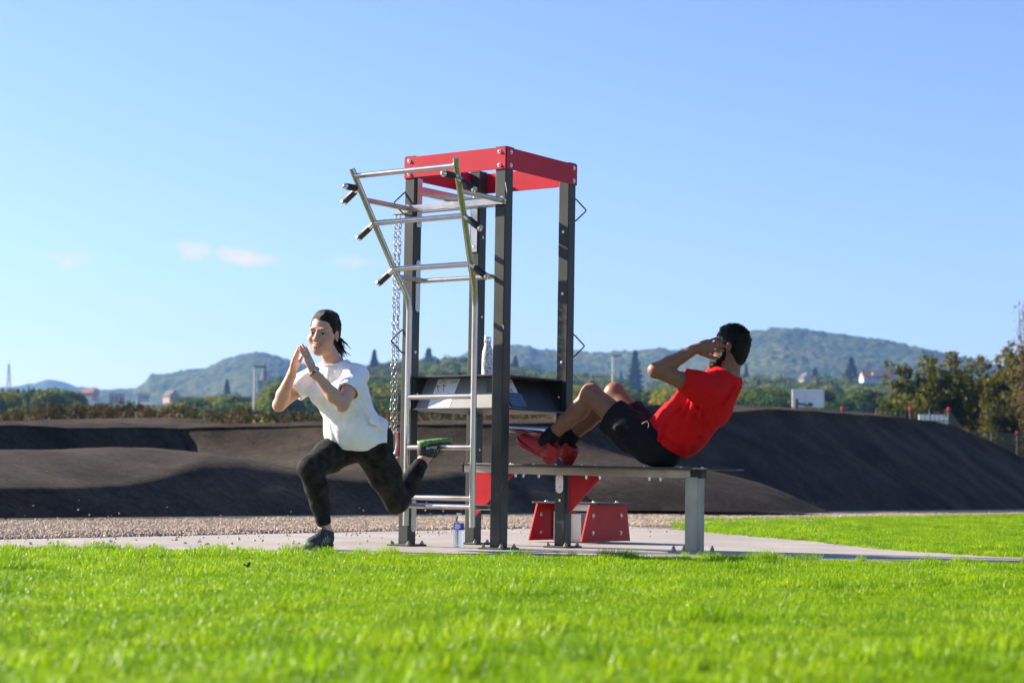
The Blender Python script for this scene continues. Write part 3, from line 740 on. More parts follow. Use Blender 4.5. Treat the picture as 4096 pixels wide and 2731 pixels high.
for i, (px, py, Y, w, pr, lab) in enumerate(((2145, 782, 112, 8.6, UA, 'olive green autumn tree behind the left basketball board fence'), (2290, 790, 120, 11.5, UR, 'russet autumn tree at the right edge of the park'), (2400, 752, 118, 11, UA, 'autumn tree cut off by the right edge of the picture'), (2225, 836, 126, 9, UA, 'lower russet tree between the two tall park trees'), (2085, 880, 108, 6.0, UA, 'small olive tree low beside the court fence'), (2335, 880, 108, 8.0, UR, 'low russet tree behind the fence at the right edge'))):
    b, h = topped(px, py, Y); plant('park_tree', pr, b, h, w, i * 1.7 + .4, lab, 'tree', 'autumn trees by the courts')
BR = upright(71, 'leaf_birch', 1500, 0.010, 17, .15, .35)
b, h = topped(2362, 694, 105); plant('birch_tree', (BR[0], BR[1]), b, h, 6.5, .6, 'thin orange birch rising at the right edge', 'tree')

# ------------------------------------------------------------------ houses, church, masts
pm('render_wall', (0.40, 0.25, 0.18), 0.9, var=0.08, scale=2)
pm('white_wall', (0.48, 0.47, 0.46), 0.9, var=0.05, scale=2)
pm('roof_tile', (0.22, 0.075, 0.045), 0.9, var=0.3, scale=3)
pm('roof_dark', (0.10, 0.075, 0.065), 0.9, var=0.3, scale=3)
pm('stone_wall', (0.30, 0.25, 0.20), 0.9, var=0.2, scale=1.5)
pm('slate', (0.06, 0.065, 0.075), 0.7, var=0.2, scale=2)
pm('window_glass', (0.03, 0.035, 0.045), 0.2, var=0.2)
def house(px, py, w, d, hw, hr, rot, wall, roof, label, Y=None, dormer=False):
    p = ray_land(px, py) if Y is None else at(px, py, Y)
    e = empty('house', p, label, 'house', 'houses on the valley side'); c, s = math.cos(rot), math.sin(rot); ax = np.array([[c, s, 0], [-s, c, 0], [0, 0, 1.]])
    def Q(a, b, z): return p + a * ax[0] + b * ax[1] + z * ax[2]
    wl = MB().box(Q(0, 0, hw / 2 - 1), (w, d, hw + 2), ax)
    for sg in (-1, 1): wl.add([Q(sg * w / 2, -d / 2, hw), Q(sg * w / 2, d / 2, hw), Q(sg * w / 2, 0, hw + hr)], [(0, 1, 2)])
    wl.build('wall', wall, e, smooth=None)
    r = MB(); o = .5
    for sg in (-1, 1):
        q = np.array([Q(-w / 2 - o, sg * (d / 2 + o), hw - o * hr / d * 2), Q(w / 2 + o, sg * (d / 2 + o), hw - o * hr / d * 2), Q(w / 2 + o, 0, hw + hr), Q(-w / 2 - o, 0, hw + hr)])
        r.add(np.concatenate([q + [0, 0, .05], q + [0, 0, .3]]), [(0, 1, 2, 3), (7, 6, 5, 4), (0, 4, 5, 1), (1, 5, 6, 2), (2, 6, 7, 3), (3, 7, 4, 0)])
    rf = r.build('roof', roof, e, smooth=None)
    MB().box(Q(w * .25, d * .12, hw + hr), (.7, .7, 1.8), ax).build('chimney', roof, rf, smooth=None)
    for i in range(3):
        MB().box(Q((i - 1) * w * .3, -d / 2 - .02, hw * .55), (1.1, .1, 1.3), ax).build('window', 'window_glass', e, smooth=None)
        if i < 2: MB().box(Q(w / 2 + .02, (i - .5) * d * .4, hw * .55), (.1, 1.0, 1.3), ax).build('window', 'window_glass', e, smooth=None)
    if dormer: MB().box(Q(0, -d * .28, hw + hr * .45), (w * .35, d * .25, hr * .5), ax).build('dormer', 'white_wall', e, smooth=None)
    return e
house(206, 912, 10, 7, 3.0, 3.0, -.5, 'render_wall', 'roof_tile', 'house with a red roof, leftmost of the far village')
house(268, 920, 10, 7, 2.2, 2.6, .2, 'render_wall', 'roof_dark', 'low dark-roofed house in the middle of the far village')
house(330, 916, 8, 7, 2.0, 2.0, .15, 'white_wall', 'roof_dark', 'small pale house between the two gabled village houses')
house(392, 919, 11, 7, 3.2, 3.6, -.95, 'render_wall', 'roof_dark', 'house with a sunlit orange gable, rightmost of the far village')
house(1850, 876, 6, 6, 2.2, 3.2, -1.2, 'white_wall', 'roof_dark', 'small white gabled house among trees right of the man', Y=1250)
house(2012, 873, 19, 10, 1.6, 4.2, .1, 'white_wall', 'roof_tile', 'red-roofed house with a dormer above the olive tree', Y=1250, dormer=True)
# church
cp = ray_land(604, 940); cs = cp[1] / 1180; cp = cp + [0, 0, 2 * cs]; cw = 6.2
ch = empty('church', cp, 'grey stone church tower with a slate spire behind the lamp post', 'church')
def CX(*q): return cp + np.array(q, float) * cs
MB().box(CX(0, 0, 4), (cw * cs, cw * cs, 21 * cs)).build('tower', 'stone_wall', ch, smooth=None)
MB().lathe([(cw * .62 * cs, 0), (cw * .30 * cs, 4 * cs), (.15 * cs, 12.5 * cs)], CX(0.4, 0, 14.5), 8).build('spire', 'slate', ch, smooth=None)
for dx in (-1, 1):
    for dy in (-1, 1): MB().lathe([(.75 * cs, 0), (.75 * cs, 1.6 * cs), (.05 * cs, 5 * cs)], CX(dx * cw * .46, dy * cw * .46, 14.4), 6).build('pinnacle', 'slate', ch, smooth=None)
for dx in (-.26, .26):
    for z in (9.5, 3.5): MB().box(CX(dx * cw, -cw / 2 - .02, z), (1.1 * cs, .12, 3.6 * cs)).build('louvre', 'slate', ch, smooth=None)
MB().box(CX(9, 4, -1), (14 * cs, 9 * cs, 10 * cs)).build('nave', 'stone_wall', ch, smooth=None)
MB().prism([(-5 * cs, 0), (5 * cs, 0), (0, 5 * cs)], CX(9, 4, 4.02), (0, 1, 0), (0, 0, 1), (1, 0, 0), 14.4 * cs).build('nave_roof', 'slate', ch, smooth=None)
# street lamps
pm('lamp_grey', (0.46, 0.50, 0.50), 0.5, 0.0, var=0.06, scale=3)
pm('lamp_head', (0.10, 0.10, 0.11), 0.5, var=0.1)
for px, pt, Y, lab in ((586, 841, 122, 'pale grey lamp post left of the woman'), (1408, 816, 150, 'pale grey lamp post above the man\'s knees')):
    t = at(px, pt, Y); b = np.array([t[0] - .11 * t[2] / 7.6, t[1], -0.09])
    e = empty('lamp_post', b, lab, 'lamp post', 'lamp posts')
    MB().tube([b, (t[0], t[1], t[2] * .5), (t[0], t[1], t[2])], [.085, .075, .06], 10).build('pole', 'lamp_grey', e)
    MB().box((t[0] + .3, t[1], t[2] - .02), (.75, .25, .10)).build('lamp_head', 'lamp_head', e, bevel=.02)
# lattice mast
t = at(20, 836, 1500); b = at(20, 905, 1500); e = empty('lattice_mast', b, 'thin lattice radio mast at the far left skyline', 'mast')
m = MB(); hh = t[2] - b[2]
for sx in (-1, 1):
    for sy in (-1, 1): m.tube([(b[0] + sx * 1.6, b[1] + sy * 1.6, b[2]), (t[0] + sx * .3, t[1] + sy * .3, t[2])], .22, 4)
for i in range(7):
    z0, z1 = b[2] + hh * i / 7, b[2] + hh * (i + 1) / 7; w0, w1 = 1.6 - 1.3 * i / 7, 1.6 - 1.3 * (i + 1) / 7
    m.tube([(b[0] - w0, b[1] - w0, z0), (b[0] + w1, b[1] - w1, z1)], .14, 4); m.tube([(b[0] + w0, b[1] - w0, z0), (b[0] - w1, b[1] - w1, z1)], .14, 4)
m.build('lattice', 'lamp_head', e, smooth=None); MB().tube([t, t + [0, 0, 4]], .12, 5).build('antenna', 'lamp_head', e)
# small marker posts at the track's left end
for px, lab in ((72, 'left of two tiny white posts at the far left berm'), (77, 'right of two tiny white posts at the far left berm')):
    t = at(px, 966, 56); tag(MB().tube([(t[0], t[1], -0.09), (t[0], t[1], t[2])], .03, 8).build('marker_post', 'white_wall'), lab, 'post', 'marker posts')

# ------------------------------------------------------------------ ball court on the right: fence and boards
pm('fence_green', (0.05, 0.06, 0.055), 0.5, var=0.15)
pm('post_red', (0.50, 0.02, 0.05), 0.4, var=0.1)
FP = [(1640, 931, 58.5), (1753, 935, 60), (1935, 934.5, 61), (2091, 935.5, 61.5), (2179, 936, 62), (2217, 988, 82), (2336, 990, 84), (2460, 992, 86)]
tops = [at(*q) for q in FP]
fe = empty('court_fence', (tops[3][0], tops[3][1], -0.09), 'dark wire court fence with red-tipped posts behind the black mound', 'fence')
for i, t in enumerate(tops):
    po = MB().tube([(t[0], t[1], -0.09), (t[0], t[1], t[2] - .12)], .034, 8).build('post', 'fence_green', fe)
    MB().tube([(t[0], t[1], t[2] - .12), (t[0], t[1], t[2] - .10), (t[0], t[1], t[2] - .01), (t[0], t[1], t[2] + .01)], [.04, .052, .052, .02], 10).build('post_tip', 'post_red', po, smooth=40)
for a, b in zip(tops[:-1], tops[1:]):
    L_ = np.linalg.norm((b - a)[:2]); k = max(2, int(L_ / 2.5)); d = (b - a) / L_; d[2] = 0
    top_z = min(a[2], b[2]) - .05
    pn_ = MB(); nb_ = int(L_ / .16)
    for i in range(nb_ + 1):
        q = a + (b - a) * i / nb_; pn_.box((q[0], q[1], top_z / 2), (.017, .017, top_z))
    for z in (top_z - .03, top_z - .35, top_z * .5, .3): pn_.tube([(a[0], a[1], z), (b[0], b[1], z)], .018, 4)
    tag(pn_.build('wire_panel', 'fence_green', fe, smooth=None), kind='stuff')
    for i in range(1, k): q = a + (b - a) * i / k; MB().tube([(q[0], q[1], -0.09), (q[0], q[1], top_z + .02)], .03, 6).build('post', 'fence_green', fe)
pm('board_white', (0.74, 0.75, 0.80), 0.4, var=0.03)
pm('board_line', (0.05, 0.05, 0.06), 0.5)
def backboard(px0, px1, py0, py1, Y, lab, front):
    a, b = at(px0, py1, Y), at(px1, py0, Y); c = (a + b) / 2; w_, h_ = b[0] - a[0], b[2] - a[2]
    e = empty('basketball_board', (c[0], c[1], -0.09), lab, 'basketball board', 'basketball boards')
    MB().box(c, (w_, .05, h_)).build('board', 'board_white', e, bevel=.01)
    sg = -1
    for (x, z, ww, hh_) in ((0, h_ / 2 - .04, w_, .05), (0, -h_ / 2 + .04, w_, .05), (-w_ / 2 + .03, 0, .05, h_), (w_ / 2 - .03, 0, .05, h_)):
        MB().box(c + [x, sg * .04, z], (ww, .04, hh_)).build('frame_bar', 'board_white', e, bevel=.005)
    if front:
        for (x, z, ww, hh_) in ((0, .02 * h_, w_ * .36, .04), (-w_ * .18, -h_ * .2, .04, h_ * .46), (w_ * .18, -h_ * .2, .04, h_ * .46)): MB().box(c + [x, sg * .045, z], (ww, .03, hh_)).build('target_line', 'board_line', e, smooth=None)
    else: MB().box(c + [-.02 * w_, -.06, 0], (.10, .05, h_ * .92)).build('brace', 'board_white', e, bevel=.005)
    MB().box(c + [-w_ * .02, -.5, -h_ * .35], (w_ * .16, .8, .14)).build('arm', 'board_line', e, bevel=.01)
    MB().tube([(c[0] - w_ * .45, c[1] - .9, -0.09), (c[0] - w_ * .45, c[1] - .9, c[2] - h_ * .05)], .09, 8).build('pole', 'fence_green', e)
    MB().tube([(c[0] - w_ * .45, c[1] - .9, c[2] - h_ * .3), (c[0] - w_ * .02, c[1] - .6, c[2] - h_ * .38)], .05, 6).build('strut', 'board_line', e)
    rc = c + [0, .35 if not front else -.30, -h_ * .32]
    MB().tube([rc + [.23 * math.cos(t), .23 * math.sin(t), 0] for t in np.arange(16) * math.pi / 8], .012, 6, closed=True).build('hoop', 'post_red', e)
backboard(1819, 1893, 895, 936, 92, 'white basketball board seen from behind, above the mound', False)
backboard(2110, 2171, 953, 986, 96, 'white basketball board with a black target square behind the fence', True)
backboard(2166, 2190, 957, 986, 101, 'narrow white board edge just right of the target board', False)

# ------------------------------------------------------------------ fitness tower
TF = np.array([-0.0525, 11.964]); TPHI = 0.61885
EU = np.array([-math.cos(TPHI), math.sin(TPHI), 0]); EV = np.array([math.sin(TPHI), math.cos(TPHI), 0]); EZ = np.array([0, 0, 1.])
TA = np.array([EU, EV, EZ])
TAr = np.array([EV, EU, EZ])
def TT(u, v, z): return np.array([TF[0], TF[1], 0]) + EU * u + EV * v + EZ * z
def tbox(mb, u0, u1, v0, v1, z0, z1):
    return mb.box(TT((u0 + u1) / 2, (v0 + v1) / 2, (z0 + z1) / 2), (abs(u1 - u0), abs(v1 - v0), abs(z1 - z0)), TA)
def tt(pts): return np.array([TT(*p) for p in pts])
pm('anthracite', (0.027, 0.031, 0.027), 0.45, 0.0, col2=(0.045, 0.046, 0.040), scale=4, bump=0.05, bscale=220, spec=0.35)
pm('red_coat', (0.47, 0.004, 0.020), 0.45, 0.0, col2=(0.58, 0.012, 0.034), scale=3, bump=0.02, bscale=200, spec=0.25)
pm('red_board', (0.40, 0.004, 0.008), 0.42, 0.0, col2=(0.50, 0.012, 0.018), scale=5, bump=0.02, bscale=150, spec=0.25)
pm('black_board', (0.022, 0.023, 0.024), 0.45, 0.0, var=0.25, scale=10, bump=0.02, bscale=150, spec=0.5)
pm('rubber', (0.012, 0.012, 0.013), 0.5, 0.0, var=0.2, scale=30, bump=0.05, bscale=300)
pm('steel_dark', (0.30, 0.29, 0.27), 0.35, 0.95, var=0.2, scale=60)
pm('grey_panel', (0.19, 0.20, 0.20), 0.5, 0.0, var=0.12, scale=6, bump=0.02, bscale=120)
pm('paper', (0.80, 0.80, 0.80), 0.6, var=0.02, scale=10)
pm('ink', (0.03, 0.03, 0.04), 0.7, var=0.1)
pm('screen_glass', (0.03, 0.05, 0.11), 0.12, 0.0, var=0.5, scale=14, spec=0.8)
pm('board_edge', (0.40, 0.34, 0.27), 0.6, var=0.15, scale=20)

tower = empty('fitness_tower', TT(0.4, 0.39, 0), 'tall black and red outdoor fitness tower with a steel ladder', 'fitness tower')
A_, B_, W_, I_ = 0.80, 0.787, 0.08, 0.004
ZT, BH = 2.462, 0.135
POSTS = {'L': (A_ - W_ - I_, I_), 'F': (I_, I_), 'R': (I_, B_ - W_ - I_), 'B': (A_ - W_ - I_, B_ - W_ - I_)}
# a dome-head bolt with washer, axis along z
_b = MB().lathe([(0.0125, 0), (0.0125, 0.002), (0.009, 0.0022), (0.009, 0.0045), (0.0065, 0.0075), (0.003, 0.0085)], (0, 0, 0), 10)
bolt_me = _b.mesh('bolt', smooth=40); bolt_me.materials.append(MATS['steel_bright'])
_b = MB().lathe([(0.016, 0), (0.016, 0.004), (0.0125, 0.0042)], (0, 0, 0), 12).lathe([(0.0115, 0.004), (0.0115, 0.013), (0.009, 0.0145)], (0, 0, 0), 6).lathe([(0.006, 0.014), (0.006, 0.022)], (0, 0, 0), 8)
nut_me = _b.mesh('anchor_bolt', smooth=40); nut_me.materials.append(MATS['galvanised'])
def axes_to(n):
    n = nrm(n); x = nrm(np.cross((0, 0, 1.0), n)) if abs(n[2]) < 0.9 else np.array([1., 0, 0]); return np.array([x, np.cross(n, x), n])
for k, (u0, v0) in POSTS.items():
    p = tbox(MB(), u0, u0 + W_, v0, v0 + W_, 0.012, ZT).build('post', 'anthracite', tower, bevel=0.007, seg=3)
    tbox(MB(), u0 - 0.002, u0 + W_ + 0.002, v0 - 0.002, v0 + W_ + 0.002, ZT, ZT + 0.007).build('post_cap', 'rubber', p, bevel=0.004)
    cu, cv = u0 + W_ / 2, v0 + W_ / 2
    bp = tbox(MB(), cu - 0.09, cu + 0.09, cv - 0.09, cv + 0.09, 0.0, 0.012).build('base_plate', 'anthracite', tower, bevel=0.003)
    for su in (-1, 1):
        for sv in (-1, 1): inst('anchor_bolt', nut_me, bp, TT(cu + su * 0.068, cv + sv * 0.068, 0.012))
    wl = MB().tube(tt([(cu - .045, cv - .045, .013), (cu + .045, cv - .045, .013), (cu + .045, cv + .045, .013), (cu - .045, cv + .045, .013)]), 0.005, 6, closed=True)
    wl.build('weld', 'anthracite', bp)
    # bent wire loops on the outer corner
    du, dv = {'L': (1, -1), 'F': (-1, -1), 'R': (-1, 1), 'B': (1, 1)}[k]
    qu, qv = cu + du * W_ / 2 * 0.9, cv + dv * W_ / 2 * 0.9
    for z in (2.168, 1.29, 0.41):
        s = 0.052
        pts = tt([(qu - du * 0.004, qv - dv * 0.004, z + 0.078), (qu + du * 0.008, qv + dv * 0.008, z + 0.066), (qu + du * s * .93, qv + dv * s * .93, z + 0.008), (qu + du * s, qv + dv * s, z), (qu + du * s * .93, qv + dv * s * .93, z - 0.008), (qu + du * 0.008, qv + dv * 0.008, z - 0.066), (qu - du * 0.004, qv - dv * 0.004, z - 0.078)])
        MB().tube(pts, 0.0048, 8).build('wire_loop', 'anthracite', tower)
    # small screws down the faces
    zs = {'L': [1.22], 'F': [], 'R': [2.02, 1.62, 1.18, 0.30], 'B': [2.03, 1.50, 0.62]}[k]
    for z in zs:
        if k == 'R': inst('bolt', bolt_me, p, TT(cu, v0 - 0.0005, z), axes_to(-EV), 0.75)
        else: inst('bolt', bolt_me, p, TT(u0 - 0.0005, cv, z), axes_to(-EU), 0.75)
# head frame
def beam(u0, u1, v0, v1, nrmv, boltpts):
    b = tbox(MB(), u0, u1, v0, v1, ZT - BH, ZT)
    along_u = abs(u1 - u0) > abs(v1 - v0)
    if along_u: tbox(b, u0 + 0.09, u1 - 0.09, min(v0, v1), min(v0, v1) + (0.03 if v0 < 0.4 else 0.0055), ZT - 0.0045, ZT + 0.0005)
    o = b.build('beam', 'red_coat', tower, bevel=0.0025)
    for (u, v, z) in boltpts: inst('bolt', bolt_me, o, TT(u, v, z), axes_to(nrmv), 1.1)
zz = (ZT - 0.026, ZT - BH + 0.026)
beam(0.0045, A_, -0.002, 0.0035, -EV, [(u, -0.0022, z) for u in (A_ - 0.042, 0.05) for z in zz])
beam(-0.002, 0.0035, 0.004, B_, -EU, [(-0.0022, v, z) for v in (0.048, B_ - 0.04) for z in zz])
beam(A_ - 0.0035, A_ + 0.002, 0.004, B_ - 0.004, EU, [])
beam(0.004, A_ - 0.004, B_ - 0.0035, B_ + 0.002, EV, [])
# bracket plates on the posts
def plate(pu, pv, z0, z1, w, face, name='bracket_plate', bolts=(), mat='steel', round_=True):
    """upright plate centred on a post face; face -1: faces -u, -2: faces -v"""
    pts = []
    r = w / 2
    if round_:
        for i in range(9): a = math.pi * i / 8; pts.append((r * math.cos(a), z1 - r + r * math.sin(a)))
        for i in range(9): a = math.pi + math.pi * i / 8; pts.append((r * math.cos(a), z0 + r + r * math.sin(a)))
    else: pts = [(r, z1), (-r, z1), (-r, z0), (r, z0)]
    ex, ez = (EV, -EU) if face == -1 else (-EU, -EV)
    o = MB().prism(pts, TT(pu, pv, 0) + ez * 0.0032, ex, EZ, ez, 0.006).build(name, mat, tower, smooth=30)
    for z in bolts: inst('bolt', bolt_me, o, TT(pu, pv, z) + ez * 0.0062, axes_to(ez), 0.9)
    return o
iu = A_ - W_ - I_                                                # inner (-u) face of the two left posts
plate(iu, 0.052, 2.015, 2.327, 0.050, -1, bolts=(2.05,), round_=False)
plate(iu, 0.052, 1.475, 1.805, 0.046, -1, bolts=(1.778, 1.50))
plate(iu, 0.052, 0.088, 0.29, 0.050, -1, bolts=(0.118,))
plate(A_ - W_ / 2 - I_, B_ - W_ - I_, 1.93, 2.33, 0.05, -2, bolts=(1.965, 2.29), round_=False)
plate(A_ - W_ / 2 - I_ - 0.018, B_ - W_ - I_, 0.17, 0.50, 0.036, -2, bolts=(0.40, 0.205), round_=False)
plate(I_ + W_ / 2, B_ - W_ - I_, 0.345, 0.47, 0.058, -2, bolts=(0.385,))
# ladder
lad = empty('ladder', None, parent=tower)
UC = 0.365
LV = [(0.799, -0.556, 2.308), (0.778, -0.540, 2.265), (0.691, -0.395, 1.988), (0.591, -0.255, 1.715), (0.535, -0.180, 1.585), (0.515, -0.155, 1.525), (0.510, -0.147, 1.46), (0.510, -0.146, 0.924), (0.510, -0.144, 0.614), (0.509, -0.142, 0.306), (0.513, -0.141, 0.132)]
def rail_pt(side, z):
    t = np.array(LV)[::-1]
    return UC + side * np.interp(z, t[:, 2], t[:, 0]) / 2, np.interp(z, t[:, 2], t[:, 1])
for s in (1, -1):
    pts = []
    for i, (w, v, z) in enumerate(LV): pts.append((UC + s * w / 2, v, z))
    rl = MB().tube(tt(pts), 0.0188, 16).build('rail', 'steel', lad, smooth=50)
for (w, v, z) in (LV[1], LV[2], LV[3], LV[7], LV[8], LV[9]):
    MB().tube(tt([(UC + w / 2, v, z), (UC - w / 2, v, z)]), 0.0168, 14).build('rung', 'steel', lad, smooth=50)
def grip(p, d, ln, ball=False):
    p, d = np.asarray(p), nrm(d)
    MB().tube([p, p + d * ln * 0.34], 0.0165, 12).build('grip_stub', 'steel', lad, smooth=50)
    g_ = MB().tube([p + d * ln * 0.30, p + d * ln * 0.31, p + d * ln * 0.94, p + d * ln * 0.95], [0.018, 0.0205, 0.0205, 0.019], 14).build('grip', 'rubber', lad, smooth=50)
    e = p + d * ln * 0.95
    if ball: MB().tube([e, e + d * 0.008, e + d * 0.016, e + d * 0.022, e + d * 0.025], [0.0195, 0.0195, 0.016, 0.009, 0.001], 14).build('grip_end', 'steel_bright', g_, smooth=60)
    else: MB().tube([e, e + d * 0.012, e + d * 0.014], [0.0200, 0.0200, 0.017], 14).build('grip_end', 'steel_bright', g_, smooth=40)
for s in (1, -1):
    for z in (1.988, 1.715, 2.20):
        u, v = rail_pt(s, z)
        grip(TT(u, v, z), EU * s * 0.112 - EZ * 0.077, 0.148)
    u, v = rail_pt(s, 2.19 if s > 0 else 2.205)
    grip(TT(u, v, 2.19 if s > 0 else 2.205), -EV - EZ * 0.02, 0.142, True)
# ladder supports
for s in (1, -1):
    u, v = rail_pt(s, 2.125)
    MB().tube(tt([(u, v, 2.125), (u, -0.045, 2.125)]), 0.0165, 12).build('ladder_arm', 'steel', lad, smooth=50)
    MB().tube(tt([(u, -0.05, 2.125), (u, -0.03, 2.125)]), 0.025, 16).build('flange', 'steel', lad, smooth=40)
    u, v = rail_pt(s, 1.67)
    MB().tube(tt([(u, v, 1.67), (min(max(u, .12), .68), 0.035, 1.67)]), 0.0145, 12).build('ladder_arm', 'steel', lad, smooth=50)
tbox(MB(), -0.01, 0.775, -0.032, -0.006, 2.105, 2.146).build('support_bar', 'steel', lad, bevel=0.002)
MB().tube(tt([(0.716, 0.045, 1.67), (0.085, 0.045, 1.67)]), 0.0145, 12).build('cross_tube', 'steel', lad, smooth=50)
MB().tube(tt([(0.716, 0.045, 0.252), (0.085, 0.045, 0.252)]), 0.0165, 12).build('cross_tube', 'steel', lad, smooth=50)
for s in (1, -1):
    u, v = rail_pt(s, 0.252)
    MB().tube(tt([(u, v, 0.252), (u, 0.045, 0.252)]), 0.0145, 12).build('ladder_arm', 'steel', lad, smooth=50)
# foot roller for sit-ups, between the two right posts
MB().tube(tt([(0.044, 0.084, 0.735), (0.044, 0.703, 0.735)]), 0.0205, 16).build('foot_bar', 'steel_bright', tower, smooth=50)
# cantilever that carries the ring chains
tbox(MB(), 0.735, 0.785, 0.084, 0.703, 2.235, 2.285).build('cross_beam', 'steel', tower, bevel=0.003)
tbox(MB(), 0.30, 1.212, 0.395, 0.445, 2.172, 2.2345).build('chain_arm', 'steel', tower, bevel=0.003)
for u in (1.165, 1.200): MB().tube(tt([(u, 0.42, 2.172), (u, 0.42, 2.145)]), 0.009, 10).build('hook', 'steel_bright', tower, smooth=40)
# console: two boards, sloping panels, cheeks
def plus_poly(m):
    n = W_ + I_ + 0.004
    return [(n, m), (A_ - n, m), (A_ - n, n), (A_ - m, n), (A_ - m, B_ - n), (A_ - n, B_ - n), (A_ - n, B_ - m), (n, B_ - m), (n, B_ - n), (m, B_ - n), (m, n), (n, n)]
MB().prism(plus_poly(0.012), TT(0, 0, 0.857), EU, EV, EZ, 0.010).build('console_base', 'black_board', tower, bevel=0.002)
MB().prism(plus_poly(0.03), TT(0, 0, 1.062), EU, EV, EZ, 0.010).build('console_top', 'black_board', tower, bevel=0.002)
pn = []
for ax in (0, 1):
    f = (lambda a, d, z: TT(a, d, z)) if ax == 0 else (lambda a, d, z: TT(d, a, z))
    lo, hi = 0.10, (0.70 if ax == 0 else 0.687)
    q = np.array([f(lo, 0.035, 0.8635), f(hi, 0.035, 0.8635), f(hi, 0.150, 1.0565), f(lo, 0.150, 1.0565)])
    nn_ = nrm(np.cross(q[1] - q[0], q[3] - q[0])); back = EV if ax == 0 else EU
    if nn_ @ back > 0: nn_ = -nn_
    o = MB().add(np.concatenate([q, q - nn_ * 0.006]), [(0, 1, 2, 3), (7, 6, 5, 4), (0, 4, 5, 1), (1, 5, 6, 2), (2, 6, 7, 3), (3, 7, 4, 0)]).build('console_panel', 'grey_panel' if ax == 0 else 'black_board', tower, smooth=None)
    pn.append((o, f, nn_))
    for e in (lo - 0.006, hi + 0.006):
        c = np.array([f(e, 0.022, 0.8625), f(e, 0.19, 0.8625), f(e, 0.19, 1.0565), f(e, 0.022, 1.0565)]); th = (EU if ax == 0 else EV) * 0.003
        MB().add(np.concatenate([c - th, c + th]), [(0, 1, 2, 3), (7, 6, 5, 4), (0, 4, 5, 1), (1, 5, 6, 2), (2, 6, 7, 3), (3, 7, 4, 0)]).build('console_cheek', 'black_board', tower, smooth=None)
    for e, sg in ((lo - 0.002, 1), (hi + 0.002, -1)):
        inst('bolt', bolt_me, tower, f(e, 0.055, 0.955), axes_to((EU if ax == 0 else EV) * sg), 1.0)
# printed exercise cards on the sloping panels
def card(ax, a0, a1, figs):
    o, f, n_ = pn[ax]
    def P(s, t, h=0.0015):                                        # s across from a1 (left seen from front) to a0, t up
        s_ = 1 - s if ax == 0 else s
        a = a0 + (a1 - a0) * s_
        return f(a, 0.035 + 0.115 * t, 0.8635 + 0.193 * t) + n_ * h
    c = MB().add([P(0, .01), P(1, .01), P(1, .97), P(0, .97)], [(0, 1, 2, 3)]).build('exercise_card', 'paper', tower, smooth=None)
    ink = MB()
    def bar(s0, t0, s1, t1, w):
        p, q = P(s0, t0, 0.0022), P(s1, t1, 0.0022); d = nrm(q - p); sd = np.cross(n_, d) * w / 2
        ink.add([p - sd, q - sd, q + sd, p + sd], [(0, 1, 2, 3)])
    def dot(s, t, r):
        p = P(s, t, 0.0022); ex = nrm(P(1, t) - P(0, t)); ey = np.cross(n_, ex)
        ink.add([p + r * (math.cos(a) * ex + math.sin(a) * ey) for a in np.arange(10) * math.pi / 5], [tuple(range(10))])
    for t, s0, s1, w in ((.93, .18, .34, .004), (.885, .14, .40, .002), (.86, .1, .42, .0012), (.845, .1, .44, .0012), (.88, .62, .95, .0012), (.865, .62, .95, .0012), (.85, .66, .92, .002), (.47, .66, .84, .003), (.45, .66, .86, .002)): bar(s0, t, s1, t, w)
    for pts, hd in figs:
        for (p, q) in zip(pts[:-1], pts[1:]): bar(*p, *q, 0.0045)
        dot(*hd, 0.006)
    bar(.25, .1, .75, .1, .0008); bar(.25, .1, .25, .30, .0008); bar(.75, .1, .75, .30, .0008)
    ink.add([P(.50, .20, .0022), P(.545, .225, .0022), P(.50, .25, .0022)], [(0, 1, 2)])
    ink.build('card_print', 'ink', c, smooth=None)
card(0, 0.435, 0.605, [([(.22, .54), (.14, .66), (.10, .72), (.22, .74)], (.07, .745)), ([(.47, .54), (.40, .68), (.36, .73), (.46, .745)], (.345, .765))])
card(1, 0.10, 0.295, [([(.55, .70), (.52, .62), (.62, .54), (.70, .64), (.74, .50)], (.50, .75))])
# loose phone leaning in the right tray
o, f, n_ = pn[1]
c = MB()
q = np.array([f(0.135, 0.037, 0.8665) + n_ * 0.004, f(0.31, 0.037, 0.8665) + n_ * 0.004, f(0.31, 0.090, 0.956) + n_ * 0.004, f(0.135, 0.090, 0.956) + n_ * 0.004])
ph = empty('smartphone', q.mean(0), 'dark blue phone leaning on its side below the white card in the right tray', 'phone')
MB().add(np.concatenate([q, q + n_ * 0.009]), [(3, 2, 1, 0), (4, 5, 6, 7), (0, 1, 5, 4), (1, 2, 6, 5), (2, 3, 7, 6), (3, 0, 4, 7)]).build('body', 'rubber', ph, bevel=0.003)
m_ = q.mean(0); q2 = m_ + (q - m_) * 0.95 + n_ * 0.0095
MB().add(q2, [(0, 1, 2, 3)]).build('screen', 'screen_glass', ph, smooth=None)

